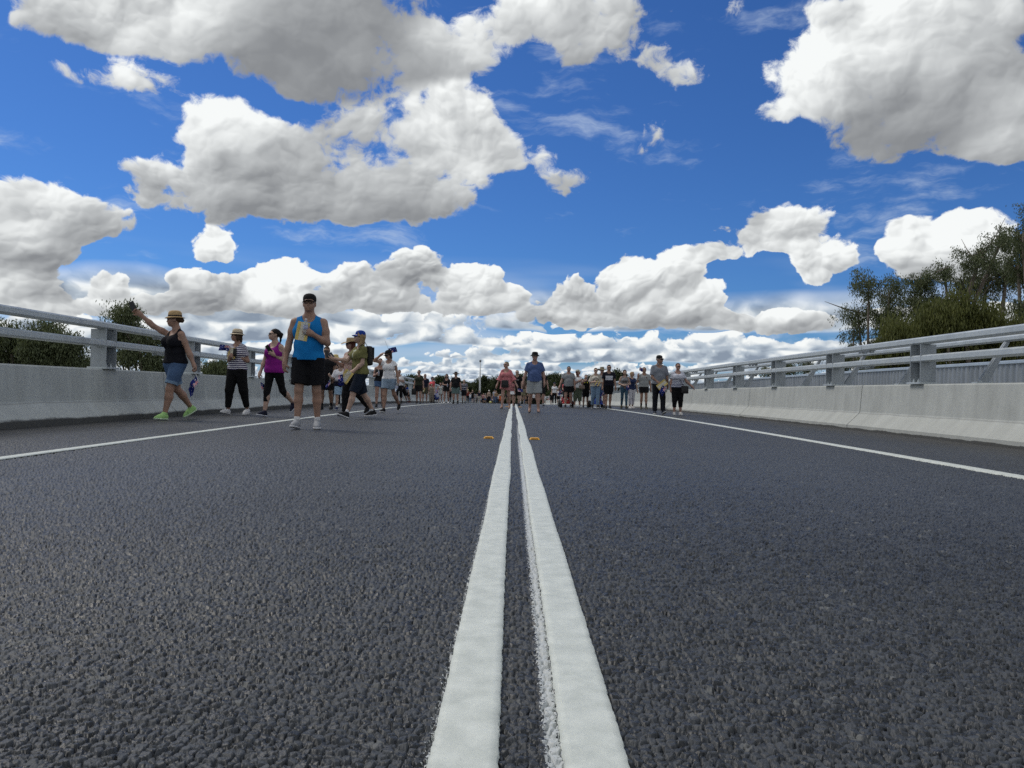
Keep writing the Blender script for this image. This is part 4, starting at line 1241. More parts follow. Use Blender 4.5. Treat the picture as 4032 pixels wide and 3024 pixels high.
        if kind == 'skirt':
            mid = (J['a']['knee'] + J['b']['knee']) / 2; hz = V3(mid[0] * .4, mid[1] * .4, .94 + shift[2] - .42 * fr * 1.1)
            G.seg(V3(-.06, .01, .94 + shift[2]), V3(-.06, hz[1], hz[2]), .115 * m + lo, .13 * m + o.get('flare', .03), ys=1.0, flat=True)
            G.seg(V3(.06, .01, .94 + shift[2]), V3(.06, hz[1], hz[2]), .115 * m + lo, .13 * m + o.get('flare', .03), ys=1.0, flat=True)
        else:
            for q in 'ab':
                j = J[q]; kr = .052 * (lw * .6 + .4)
                if fr <= 1:
                    e = j['hip'] + (j['knee'] - j['hip']) * fr; rr = .086 * lw + (kr - .086 * lw) * fr
                    G.seg(j['hip'], e, .086 * lw + lo, rr + lo * 1.5 + o.get('flare', 0), flat=True)
                else:
                    G.seg(j['hip'], j['knee'], .086 * lw + lo, kr + lo)
                    e = j['knee'] + (j['ank'] - j['knee']) * (fr - 1)
                    G.seg(j['knee'], e, kr + lo, .044 + lo * (1 - tl) + o.get('flare', 0), flat=True)
        r = G.mesh(h, [cut_above(wz + shift[2])], wrinkle(seed + 5))
        if r:
            bo = mesh_obj({'shorts': 'shorts', 'pants': 'trousers', 'capri': 'cropped_trousers', 'skirt': 'skirt'}[kind], r[0], r[1], mat, root, smooth=True)
            if o.get('cuff'):
                for q in 'ab':
                    j = J[q]; a0 = j['hip'] + (j['knee'] - j['hip']) * (fr - .10); a1 = j['hip'] + (j['knee'] - j['hip']) * (fr + .012)
                    rr = .086 * lw + (.052 * (lw * .6 + .4) - .086 * lw) * fr + lo * 1.5 + .007
                    cb = MB(); cb.tube([a0, a1], [rr, rr], 18, cap=False); cb.build('cuff', o['cuff'], bo, smooth=True)
    # ---- socks, shoes
    for q in 'ab':
        j = J[q]; A0, fd, fu = j['ank'], j['fd'], j['fu']; sd = np.cross(fd, fu)
        hs = min(h, .014)
        if socks:
            G = Field(.006); up = unit(j['knee'] - A0); G.seg(A0 - fu * .02, A0 + up * socks[1], .037, .039, flat=True)
            r = G.mesh(hs); mesh_obj('sock', r[0], r[1], cloth('sock_%s' % (socks[0],), socks[0]), root, smooth=True)
        def low_cut(d): return cut_plane(-fu, A0 - fu * d)
        if shoes[0] == 'thong':
            G = Field(.006); G.seg(A0 - fu * .074 - fd * .045, A0 - fu * .074 + fd * .09, .036, .044); G.seg(A0 - fu * .074 + fd * .09, A0 - fu * .074 + fd * .165, .044, .030)
            r = G.mesh(min(h, .009), [low_cut(.082), cut_plane(fu, A0 - fu * .066)]); so = mesh_obj('thong_sole', r[0], r[1], cloth('rubber_black', (.02, .02, .02), .6), root, smooth=True)
            b_ = MB()
            for s in (-1, 1): b_.tube([A0 - fu * .062 + fd * .02 + sd * s * .038, A0 - fu * .028 + fd * .075 + sd * s * .026, A0 - fu * .035 + fd * .125], .006, 6)
            b_.build('strap', simple('strap_brown', (.07, .045, .03), .5), so, smooth=True)
        elif shoes[0] != 'bare':
            G = Field(.010); G.seg(A0 - fu * .035 - fd * .028, A0 - fu * .048 + fd * .085, .042, .043); G.seg(A0 - fu * .045 + fd * .085, A0 - fu * .060 + fd * .160, .045, .030)
            G.seg(A0 + fu * (.015 if shoes[0] == 'trainer' else -.005) , A0 - fu * .03 + fd * .045, .043, .042)
            if shoes[0] == 'boot': G.seg(A0, A0 + fu * .10, .046, .05)
            c = [low_cut(.072)]
            r = G.mesh(hs, c); sh = mesh_obj('shoe', r[0], r[1], cloth('shoe_%s' % (shoes[1],), shoes[1], .7), root, smooth=True)
            S = Field(.006); S.seg(A0 - fu * .070 - fd * .030, A0 - fu * .070 + fd * .09, .042, .049); S.seg(A0 - fu * .070 + fd * .09, A0 - fu * .070 + fd * .165, .049, .032)
            r = S.mesh(min(hs, .009), [low_cut(.082), cut_plane(fu, A0 - fu * .056)])
            if r: mesh_obj('sole', r[0], r[1], cloth('sole_%s' % (shoes[2],), shoes[2], .6), sh, smooth=True)
            if h < .0125 and shoes[0] == 'trainer':
                lc = MB()
                for t in (.055, .075, .095):
                    lc.tube([A0 + fd * t + sd * .018 - fu * .012 * (t / .055), A0 + fd * (t + .008) - fu * (-.004 + .012 * (t / .055)), A0 + fd * t - sd * .018 - fu * .012 * (t / .055)], .0032, 5)
                lc.build('laces', cloth('lace_%s' % (shoes[2],), shoes[2]), sh)
    # ---- hair, hat, glasses
    if hair:
        hk, hcl = hair; hm = cloth('hair_%s' % (hcl,), hcl, .6, bump=.9, amt=.35, scale=60.0)
        G = Field(.008)
        G.ell(hp((0, .018, .026)), (.083, .100, .094), RH)
        cuts = []
        fwd = RH @ V3(0, -1, 0); upv = RH @ V3(0, 0, 1)
        line = .052 if hk != 'bald' else .09
        if hk in ('short', 'pony', 'bun', 'bald'):
            cuts.append(cut_plane(fwd * .80 - upv * .60, hp((0, -.052, line)) if hk != 'bald' else hp((0, .02, .03))))
            cuts.append(cut_plane(-upv + fwd * .25, hp((0, .03, -.05))))
        if hk == 'pony':
            G.seg(hp((0, .10, .055)), hp((0, .135, .01)), .026, .036); G.seg(hp((0, .135, .01)), hp((0, .125, -.16)), .036, .012)
            cuts = [cut_plane(fwd * .80 - upv * .60, hp((0, -.052, line)))]
        if hk == 'bun':
            G.ell(hp((0, .11, -.02)), (.038, .038, .038), RH); cuts = cuts[:1]
        if hk in ('long', 'bob'):
            ln = -.27 if hk == 'long' else -.12
            for s in (-1, 1):
                G.seg(hp((s * .060, .02, .03)), hp((s * .072, .02, ln * .55)), .030, .030); G.seg(hp((s * .072, .02, ln * .55)), hp((s * .080, .02, ln)), .030, .012)
            G.seg(hp((0, .05, .0)), hp((0, .085, ln)), .062, .030)
            for s in (-1, 1): G.seg(hp((s * .03, -.045, .098)), hp((s * .074, -.035, .02)), .022, .02)
            G.p[0] = ('e', hp((0, .024, .028)), V3(.084, .098, .094), RH, 0, 1, False, 0)
            cuts = [lambda X, Y, Z, c=hp((0, -.09, -.02)), f=fwd: .5 * (.078 - np.sqrt((X - c[0]) ** 2 + (Y - c[1]) ** 2 + ((Z - c[2]) * .72) ** 2))]
        r = G.mesh(min(h, .013), cuts, (lambda X, Y, Z: .004 * np.sin(X * 90) * np.sin(Y * 80 + Z * 60)))
        if r: mesh_obj('hair', r[0], r[1], hm, root, smooth=True)
    if beard:
        G = Field(.006); G.ell(hp((0, -.024, -.058)), (.061, .070, .060), RH)
        r = G.mesh(min(h, .009), [cut_plane(RH @ V3(0, .1, 1), hp((0, 0, -.040))), cut_plane(RH @ V3(0, 1, 0), hp((0, .01, 0)))])
        if r: mesh_obj('beard', r[0], r[1], cloth('beard', beard, .9, amt=.3, scale=90), root, smooth=True)
    HM = Matrix([[*RH[0], hc[0]], [*RH[1], hc[1]], [*RH[2], hc[2]], [0, 0, 0, 1]])
    def put(o): o.matrix_local = HM; return o
    if mouth and h < .0165:
        b_ = MB(); b_.lathe([(0, -.0045), (.6, -.003), (1, 0), (.6, .003), (0, .0045)], (0, -.0955, -.058), 10, sx=.024, sy=.006); put(b_.build('mouth', simple('lips', (.30, .12, .10), .5), root, smooth=True))
    if glasses:
        gm = simple('glasses_black', (.008, .008, .009), .12) if glasses == 'sun' else simple('glasses_frame', (.02, .016, .014), .3)
        b_ = MB()
        for s in (-1, 1):
            if glasses == 'sun':
                b_.lathe([(0, -.006), (.8, -.005), (1, 0), (.8, .004), (0, .005)], (s * .034, -.099, .004), 12, rot=Matrix.Rotation(math.pi / 2, 3, 'X') @ Matrix.Rotation(s * .22, 3, 'Y'), sx=.031, sy=.022)
            else:
                ring = [Vector((s * .034 + .029 * math.cos(t), -.099 - .004, .002 + .018 * math.sin(t))) for t in np.linspace(0, 2 * math.pi, 13)]
                b_.tube(ring, .0035, 5)
            b_.tube([(s * .062, -.092, .008), (s * .083, -.05, .010), (s * .084, .012, .004)], .0035, 5)
        b_.tube([(-.010, -.106, .008), (.010, -.106, .008)], .004, 5)
        put(b_.build('sunglasses' if glasses == 'sun' else 'glasses', gm, root, smooth=True))
    if glasses != 'sun' and h < .0165:
        for s in (-1, 1):
            b_ = MB(); b_.lathe([(0, -.007), (.7, -.005), (1, 0), (.7, .005), (0, .007)], (s * .034, -.090, .002), 10, sx=.013, sy=.010)
            put(b_.build('eye', simple('eye_dark', (.05, .035, .03), .3), root, smooth=True))
    if hat:
        hk, c = hat[0], hat[1]; band = hat[2] if len(hat) > 2 else None
        mt = cloth('hat_%s' % (c,), c, .85, amt=.2, scale=50); b_ = MB()
        if hk == 'cap':
            b_.lathe([(.084, -.0), (.088, .02), (.086, .05), (.075, .08), (.05, .099), (.02, .107), (0, .108)], (0, .014, .030), 22, sy=1.17, rot=Matrix.Rotation(R(4), 3, 'X'))
            o = put(b_.build('cap', mt, root, smooth=True))
            v_ = MB(); n = 11; vs = []
            for j_, (rr, dz) in enumerate(((.086, 0), (.125, -.006), (.165, -.018))):
                for i in range(n):
                    t = (i / (n - 1) - .5) * R(118); fl = (rr - .086) * math.cos(t) ** .6
                    vs.append(((.084 + fl * .15) * math.sin(t) * (1.0), .014 - (.094 * math.cos(t) + fl), .040 + dz - .012 * (1 - math.cos(t)) - (abs(math.sin(t)) ** 2) * .012))
            fs = [(j_ * n + i, j_ * n + i + 1, (j_ + 1) * n + i + 1, (j_ + 1) * n + i) for j_ in range(2) for i in range(n - 1)]
            k = len(vs); vs2 = [(x, y, z - .005) for x, y, z in vs]; fs2 = [tuple(reversed([q + k for q in f])) for f in fs]
            v_.add(vs + vs2, fs + fs2 + [(2 * n + i, 2 * n + i + 1, k + 2 * n + i + 1, k + 2 * n + i) for i in range(n - 1)])
            v = v_.build('visor', cloth('visor_%s' % (band or c,), band or c), o, smooth=True)
        else:
            P = {'straw': [(.136, -.016), (.132, -.010), (.10, .002), (.092, .008), (.093, .030), (.090, .065), (.074, .095), (.045, .106), (0, .108)],
                 'wide': [(.205, -.012), (.20, -.006), (.13, .012), (.095, .012), (.092, .035), (.088, .075), (.075, .105), (.04, .108), (0, .095)],
                 'bucket': [(.150, -.034), (.146, -.032), (.100, .006), (.094, .02), (.090, .055), (.078, .082), (.04, .094), (0, .096)],
                 'wild': [(.30, -.03), (.27, .02), (.16, .03), (.11, .01), (.10, .05), (.09, .10), (.05, .13), (0, .13)]}[hk]
            def wp(v, t, r_):
                if r_ > .1 and hk in ('wide', 'straw'):
                    v.z += (.030 if hk == 'wide' else .008) * (r_ - .1) / .1 * (math.cos(2 * t)) + (.014 * (r_ - .1) / .1 * math.sin(t) if hk == 'straw' else 0)
                return v
            b_.lathe(P, (0, .012, .040), 28, sy=1.14, warp=wp, rot=Matrix.Rotation(R(-3), 3, 'X'))
            o = put(b_.build('hat', mt, root, smooth=True))
            if band:
                bb = MB(); bb.lathe([(.0930, .010), (.0950, .012), (.0945, .028), (.092, .030)], (0, .012, .040), 28, sy=1.14, rot=Matrix.Rotation(R(-3), 3, 'X')); bo = bb.build('hat_band', cloth('band_%s' % (band,), band), o, smooth=True)
    # frames for things that are held or worn
    root['_'] = 1; del root['_']
    Mw = Matrix.Translation(root.location) @ Matrix.Rotation(R(rz), 4, 'Z') @ Matrix.Scale(sc, 4)
    J['root'] = root; J['M'] = Mw; J['head'] = hc; J['sc'] = sc; J['T'] = T; J['hp'] = hp
    for q in 'ab':
        j = J[q]
        j['palmw'] = Mw @ Vector(j['wr'] + j['hd'] * .075 + unit(j['pn']) * .022)
        j['hdw'] = (Mw.to_3x3() @ Vector(j['hd'])).normalized(); j['pnw'] = (Mw.to_3x3() @ Vector(j['pn'])).normalized()
    return J

# ------------------------------------------------------------------ things people hold or carry
def dir_frame(z, x):
    z = Vector(z).normalized(); x = Vector(x); x = (x - z * x.dot(z)).normalized(); y = z.cross(x)
    return Matrix((x, y, z)).transposed()
def place(o, p, M3):
    m = M3.to_4x4(); m.translation = Vector(p); o.matrix_world = m; return o
def phone(p, up, face, label, case=(.012, .012, .014)):
    """slab phone, long side along up, screen towards face"""
    M = dir_frame(up, Vector(up).cross(Vector(face)))
    root = place(empty('phone', (0, 0, 0), 0, label, 'phone', None), p, M)
    b = MB(); b.box((0, 0, 0), (.078, .010, .158)); b.build('case', simple('phone_case_%.2f' % case[0], case, .4), root, bevel=.004)
    b = MB(); b.box((0, .0056, 0), (.068, .0012, .146)); b.build('screen', simple('phone_screen', (.01, .011, .013), .06), root)
    return root
def flag_colour(u, v):
    """national flag of Australia, u 0..1 from the staff, v 0..1 from the bottom: 0 blue, 1 white, 2 red"""
    if u < .5 and v > .5:
        a, b = u / .5 * 2, (v - .5) / .5                        # canton 2 x 1
        if abs(a - 1) < .1 or abs(b - .5) < .1: return 2
        if abs(a - 1) < .167 or abs(b - .5) < .167: return 1
        d1, d2 = abs(b - a / 2) / 1.118, abs(b - (1 - a / 2)) / 1.118
        if min(d1, d2) < .036: return 2
        if min(d1, d2) < .10: return 1
        return 0
    A, Bv = u * 2, v
    for (cx, cy, r, n) in ((.5, .25, .15, 7), (1.5, .835, .071, 7), (1.25, .56, .071, 7), (1.5, .165, .071, 7), (1.72, .63, .071, 7), (1.6, .45, .042, 5)):
        dx, dy = A - cx, Bv - cy; rr = math.hypot(dx, dy)
        if rr < r:
            t = (math.atan2(dx, dy) / (2 * math.pi) * n) % 1; t = abs(t - round(t)) * 2
            if rr < r * (1 - .55 * t) : return 1
    return 0
FLAGM = None
def flag(p, staff_up, out, label, L=.30, hgt=.15, staff=.36, drop=.3, seed=1, fold=.02, hold=.06):
    """small hand flag: p is where the hand holds the staff"""
    global FLAGM
    if FLAGM is None:
        FLAGM = [cloth('flag_blue', (.012, .022, .16), .7, amt=.05), cloth('flag_white', (.72, .72, .74), .7, amt=.03), cloth('flag_red', (.62, .02, .03), .7, amt=.05)]
    L, hgt = L * .86, hgt * .86
    root = place(empty('hand_flag', (0, 0, 0), 0, label, 'flag', 'small national flags carried by walkers'), p, dir_frame(staff_up, out))
    b = MB(); b.tube([(0, 0, -hold), (0, 0, staff - hold)], .0035, 6); b.build('staff', simple('flag_staff', (.70, .70, .68), .5), root)
    nu, nv = 48, 24; rd = random.Random(seed); ph = rd.uniform(0, 6)
    Minv = root.matrix_world.to_3x3().inverted(); dn = Minv @ Vector((0, 0, -1))
    V = []
    z0 = staff - hold - .005
    for i in range(nu + 1):
        u = i / nu
        for j in range(nv + 1):
            v = j / nv
            q = Vector((u * L * (1 - drop * .45), math.sin(u * 9 + ph + v * 1.5) * fold * u ** .5 + math.cos(u * 4 + v * 5 + ph) * fold * .5 * u, z0 - (1 - v) * hgt))
            q += dn * (drop * L * u ** 1.4 * .9) * (1 + .15 * math.sin(v * 3 + ph))
            V.append(q)
    F, mi = [], []
    for i in range(nu):
        for j in range(nv):
            a = i * (nv + 1) + j; F.append((a, a + nv + 1, a + nv + 2, a + 1)); mi.append(flag_colour((i + .5) / nu, (j + .5) / nv))
    mesh_obj('cloth', V, F, FLAGM, root, smooth=True, mat_idx=mi)
    return root
def leaflet_mat():
    if 'leaflet' in MATS: return MATS['leaflet']
    m, N, b, o = new_mat('leaflet')
    tc = N.n('ShaderNodeTexCoord').outputs['Object']; x, y, z = N.sep(tc)
    ln = N.m('LESS_THAN', N.m('FRACT', N.m('MULTIPLY', z, 110.0)), .32)
    wd = N.m('GREATER_THAN', N.noise(N.comb(N.m('MULTIPLY', x, 240.0), N.m('FLOOR', N.m('MULTIPLY', z, 110.0)), 0.0), 1.0, 1.0), .46)
    inm = N.m('MULTIPLY', N.m('LESS_THAN', N.m('ABSOLUTE', x), .060), N.m('LESS_THAN', N.m('ABSOLUTE', z), .088))
    f = N.m('MULTIPLY', N.m('MULTIPLY', ln, wd), inm)
    n = N.noise(tc, 12.0, 3.0)
    c = N.mix(N.rng(n, .3, .7), (.62, .46, .13), (.74, .58, .20))
    N.put(b.inputs['Base Color'], N.mix(N.m('MULTIPLY', f, .55), c, (.25, .17, .05))); b.inputs['Roughness'].default_value = .8
    MATS['leaflet'] = m
    return m
def leaflet(p, up, face, label, w=.148, hh=.21, pages=3):
    root = place(empty('leaflet', (0, 0, 0), 0, label, 'leaflet', 'yellow programme leaflets carried by walkers'), p, dir_frame(up, Vector(up).cross(Vector(face))))
    n = 8; V, F = [], []
    for s in (0, 1):
        for i in range(n + 1):
            for j in (0, 1):
                u = i / n - .5
                V.append((u * w, .008 * math.cos(u * 3.1) - s * .0022, (j - .5) * hh))
    k = 2 * (n + 1)
    for i in range(n):
        a = 2 * i; F.append((a, a + 1, a + 3, a + 2)); F.append((k + a, k + a + 2, k + a + 3, k + a + 1))
        F.append((a, a + 2, k + a + 2, k + a)); F.append((a + 1, k + a + 1, k + a + 3, a + 3))
    F += [(0, k, k + 1, 1), (2 * n, 2 * n + 1, k + 2 * n + 1, k + 2 * n)]
    o = mesh_obj('cover', V, F, leaflet_mat(), root)
    b = MB(); b.box((0, .0045, -.002), (w * .97, .0016, hh * .96)); b.build('pages', simple('paper', (.66, .62, .5), .8), root)
    return root
def bottle(p, up, label, scl=1.0, tint=(.80, .85, .88)):
    root = place(empty('water_bottle', (0, 0, 0), 0, label, 'bottle', None), p, dir_frame(up, (1, .2, .1)) @ Matrix.Scale(scl, 3))
    if 'bottle_pet' not in MATS:
        m, N, b_, o = new_mat('bottle_pet'); b_.inputs['Base Color'].default_value = (*tint, 1); b_.inputs['Roughness'].default_value = .08; b_.inputs['Transmission Weight'].default_value = .75; b_.inputs['IOR'].default_value = 1.25
        MATS['bottle_pet'] = m
    b = MB(); b.lathe([(0, -.10), (.028, -.10), (.032, -.09), (.032, -.05), (.029, -.04), (.032, -.03), (.032, .035), (.026, .065), (.013, .085), (.013, .095)], n=16); b.build('bottle_body', MATS['bottle_pet'], root, smooth=True)
    b = MB(); b.lathe([(0, .112), (.012, .112), (.0145, .108), (.0145, .094), (.0, .094)], n=14); b.build('cap', simple('cap_white', (.75, .75, .76), .4), root, smooth=True)
    b = MB(); b.lathe([(.0326, -.028), (.033, -.027), (.033, .022), (.0326, .023)], n=16); b.build('label', stripes('bottle_label', (.55, .58, .68), (.16, .18, .42), .018, .4), root, smooth=True)
    return root
def bag(p, label, size=(.22, .08, .17), c=(.014, .013, .014), strap=None, name='shoulder_bag', rz=0):
    root = empty(name, p, rz, label, 'bag')
    b = MB(); b.box((0, 0, 0), size, taper=.9); b.build('bag_body', simple('bag_%.3f_%.3f' % (c[0], c[2]), c, .6, bump=.4), root, bevel=min(size) * .3, smooth=True, sub=1 if name == 'backpack' else 0)
    b = MB(); b.box((0, -size[1] * .5, size[2] * .12), (size[0] * .86, size[1] * .16, size[2] * .62)); b.build('flap', simple('bagflap_%.3f_%.3f' % (c[0], c[2]), tuple(v * 1.25 for v in c), .5, bump=.3), root, bevel=size[1] * .07)
    if strap:
        inv = Matrix.Rotation(-rz, 3, 'Z')
        b = MB(); b.tube([inv @ (Vector(q) - Vector(p)) for q in strap], .011, 6, flat=.4); b.build('strap', simple('strap_%.3f' % c[0], c, .6), root, smooth=True)
    return root

# ------------------------------------------------------------------ the walkers, nearest first
def W(up, fore, **k): return dict(w=1, up=up, fore=fore, **k)
BLK, TEAL = cloth('black', BLACK), cloth('teal_dark', (.02, .06, .08))
JEAN, JEAN_L, JEAN_D = denim('jean', (.07, .12, .22)), denim('jean_light', (.25, .33, .42)), denim('jean_dark', (.018, .035, .065))
HB, HBR, HBL, HGR, HRED = (.010, .008, .008), (.05, .028, .016), (.30, .21, .11), (.28, .26, .24), (.10, .03, .02)
DOWN = lambda s, k=.12: W((s * k, .02, -1), (s * k * .6, -.22, -1))

# man in the blue singlet
def f_sing(N, x, y, z, tc):
    return N.mix(N.rng(N.noise(tc, 6.0, 4.0), .3, .7), (.005, .14, .40), (.010, .20, .52))
m1 = person('tall man in a bright blue singlet, black shorts and cap, holding a leaflet and bottle', 1209, 1688, 1157, rz=3, h=.0085, skin_t='tan', w=1.05, belly=.3,
            legs=(legp(9, 2, 5, 8), legp(-2, 3, 3, 0)), arms=(W((-.27, .03, -1), (-.14, -.16, -1), palm=(.6, .5, 0), grip=.45), W((.26, -.20, -1), (-.70, -.62, .46), hand=(-.9, -.25, .35), palm=(-.2, .9, .1), grip=.8)),
            head=(4, -4), hair=('bald', HGR), hat=('cap', (.012, .012, .013)), glasses='clear', beard=(.34, .31, .29),
            topg=('tank', pattern('blue_singlet', f_sing), dict(loose=.018, hem=.90, neck=.055)), bot=('shorts', cloth('black_shorts', (.008, .008, .010)), dict(len=.82, loose=.028, flare=.012)),
            socks=((.72, .72, .72), .075), shoes=('trainer', (.30, .31, .33), (.62, .62, .64)))
pw = m1['b']['palmw']
leaflet(pw + Vector((-.050, .012, .0)), (.17, .05, 1), (0, -1, 0), 'yellow leaflet held against the blue singlet', hh=.25, w=.165)
bottle(pw + Vector((.0, -.02, .055)), (.05, -.05, 1), 'clear water bottle with white cap held against the blue singlet')

# woman in a straw hat pointing her phone
m2 = person('woman in a tan straw hat, black singlet and denim shorts raising her phone', 684, 1652, 1222, rz=-32, h=.0085, fem=True, skin_t='tan', w=1.16,
            legs=(legp(-16, 2, 26, -30), legp(17, -4, 7, 4)), arms=(W((-.80, -.25, .46), (-.72, -.2, .70), hand=(-.72, -.2, .62), palm=(-.2, -.9, 0), grip=.6), W((.42, .05, -1), (.46, -.10, -1), palm=(-.6, -.4, 0), grip=.85)),
            head=(-40, 4), hair=('bun', HBR), hat=('straw', (.42, .29, .15), (.02, .018, .02)),
            topg=('tank', cloth('black_singlet', (.008, .008, .012)), dict(loose=.016, hem=.93, neck=.075)), bot=('shorts', JEAN, dict(len=.80, loose=.018, cuff=denim('cuff', (.16, .24, .34)))),
            shoes=('trainer', (.33, .56, .20), (.55, .68, .48)))
phone(m2['a']['palmw'] + m2['a']['hdw'] * .02 + Vector((-.03, -.02, .07)), (-.45, .0, 1), (.35, -1, .1), 'black phone held high in an outstretched hand by the straw hatted woman')
flag(m2['b']['palmw'], (.5, -.3, -1), (-.2, -.3, -1), 'small national flag hanging from the lowered hand of the woman in the tan straw hat', drop=.9, L=.26, staff=.30, seed=2, fold=.035)
b_ = MB(); b_.tube([m2['b']['wr'] - m2['b']['hd'] * .035, m2['b']['wr'] - m2['b']['hd'] * .008], .033, 12); b_.build('watch', BLK, m2['root'], smooth=True)

# woman in the striped tee
m3 = person('woman in a pale fedora, striped tee and black trousers holding a flag and leaflet', 929, 1633, 1293.5, rz=-18, h=.0095, fem=True, skin_t='tan', w=1.03,
            legs=(legp(11, 3, 8, 12), legp(-9, 5, 6, -8)), arms=(W((-.05, -.1, -1), (.35, -.9, .28), palm=(.3, .6, 0), grip=.7), W((.28, .12, -1), (-.85, -.45, .38), hand=(-.9, -.3, .2), palm=(-.2, .8, 0), grip=.7)),
            head=(-52, 0), hair=('bob', HBR), hat=('straw', (.55, .46, .33), (.05, .04, .04)),
            topg=('tee', stripes('navy_stripes', (.065, .055, .12), (.72, .71, .73), .040, .40), dict(loose=.024, sleeve=.66, hem=.93, neck=.05)), bot=('pants', cloth('black_trousers', (.008, .008, .009)), dict(loose=.034, len=1.86, taper=.6)),
            shoes=('sneaker', (.66, .66, .67), (.74, .74, .74)))
hp3 = (m3['a']['palmw'] + m3['b']['palmw']) / 2
leaflet(m3['b']['palmw'] + Vector((.0, -.04, .03)), (0, 0, 1), (-.3, -1, 0), 'yellow leaflet with a dark photo held against the striped tee', w=.17, hh=.22)
phone(m3['b']['palmw'] + Vector((.075, -.062, .05)), (.05, 0, 1), (-.2, -1, 0), 'dark phone held flat on the leaflet in front of the striped tee')
flag(m3['b']['palmw'] + Vector((-.06, -.06, .03)), (.35, -.1, 1), (-1, -.2, .1), 'small national flag stretched out beside the chest of the woman in stripes', L=.26, hgt=.13, staff=.22, drop=.22, seed=4)

# woman in the purple singlet
m4 = person('woman with a dark ponytail in a purple singlet and black leggings, turning her head', 1076, 1641, 1294.6, rz=-20, h=.0095, fem=True, skin_t='fair', w=1.06,
            legs=(legp(12, 1, 4, 9), legp(-20, 2, 34, -42)), arms=(W((-.24, .05, -1), (-.30, -.2, -1), palm=(.6, .4, 0), grip=.8), W((.16, .16, -1), (-.55, -.55, .42), hand=(-.6, -.3, .7), palm=(-.3, .7, 0), grip=.75)),
            head=(-38, -2), hair=('pony', HB),
            topg=('tank', cloth('purple', (.22, .012, .20), scale=7), dict(loose=.02, hem=.88, neck=.07, arm=.01)), bot=('capri', cloth('black_leggings', (.008, .008, .009)), dict(loose=.006, len=1.48)),
            shoes=('trainer', (.010, .012, .03), (.70, .72, .78)))
phone(m4['b']['palmw'] + Vector((-.03, -.03, .05)), (-.55, -.05, .75), (-.3, -1, 0), 'black folding phone case held at the chest by the woman in purple')
flag(m4['a']['palmw'], (.12, -.1, -1), (.5, -.1, -.8), 'small national flag hanging beside the thigh of the woman in purple', drop=.75, L=.26, hgt=.14, staff=.30, seed=6, fold=.03)

# woman in the olive tee and blue cap, her companion in the straw hat
def f_ol(N, x, y, z, tc):
    base = N.mix(N.rng(N.noise(tc, 7.0, 4.0), .3, .7), (.13, .125, .045), (.19, .18, .075))
    mk = N.m('MULTIPLY', N.m('LESS_THAN', N.m('ABSOLUTE', N.m('SUBTRACT', x, .01)), .014), N.m('LESS_THAN', N.m('ABSOLUTE', N.m('SUBTRACT', z, 1.27)), .08))
    bar = N.m('MULTIPLY', N.m('LESS_THAN', N.m('ABSOLUTE', N.m('SUBTRACT', x, .01)), .055), N.m('LESS_THAN', N.m('ABSOLUTE', N.m('SUBTRACT', z, 1.335)), .016))
    k = N.m('MULTIPLY', N.m('MAXIMUM', mk, bar), N.m('MULTIPLY', N.m('LESS_THAN', y, 0.0), N.m('GREATER_THAN', N.noise(tc, 60.0, 3.0), .46)))
    return N.mix(k, base, (.55, .58, .5))
m5 = person('woman striding in a royal blue cap, olive tee and navy knee shorts', 1412, 1647, 1301.5, rz=-52, h=.0095, fem=True, skin_t='fair', w=1.02,
            legs=(legp(-20, 1, 12, -6, yaw=2), legp(24, 0, 6, 20, yaw=2)), arms=(W((-.55, -.3, -.75), (-1, -.25, .10), palm=(.2, .5, .4), grip=.6), W((-.05, -.15, -1), (-.72, -.35, -.70), palm=(-.4, .6, -.3), grip=.8)),
            head=(-14, -4), hair=('long', HBL), hat=('cap', (.015, .05, .27)),
            topg=('tee', pattern('olive_print', f_ol), dict(loose=.026, sleeve=.64, hem=.91)), bot=('shorts', cloth('navy_shorts', (.012, .018, .032)), dict(len=.97, loose=.026)),
            socks=((.72, .72, .74), .08), shoes=('trainer', (.012, .012, .014), (.66, .66, .68)))
leaflet(m5['b']['palmw'] + Vector((-.04, -.03, -.03)), (.55, -.1, .8), (0, -1, 0), 'yellow leaflet carried low in the hand of the woman in the blue cap', w=.17, hh=.24)
flag(m5['b']['palmw'] + Vector((-.02, -.06, .02)), (-.7, -.2, -.1), (.2, -.2, -1), 'small national flag folded over the leaflet of the woman in the blue cap', L=.19, hgt=.11, staff=.24, drop=.45, seed=8, fold=.035)
phone(m5['a']['palmw'] + Vector((-.06, -.03, .07)), (-.3, .3, 1), (1, -.8, 0), 'black phone held level in front of the woman in the blue cap')
b_ = MB(); b_.tube([m5['b']['wr'] - m5['b']['hd'] * .03, m5['b']['wr'] - m5['b']['hd'] * .0], .032, 12); b_.build('watch', BLK, m5['root'], smooth=True)
pb = m5['M'] @ Vector((.02, .17, 1.24))
bag(pb, 'black backpack worn by the woman in the olive tee', (.24, .14, .38), (.010, .010, .011), name='backpack', rz=R(-52 + 180),
    strap=[m5['M'] @ Vector(q) for q in ((.12, .14, 1.36), (.13, .04, 1.50), (.12, -.09, 1.40), (.13, -.05, 1.20), (.13, .10, 1.08))])
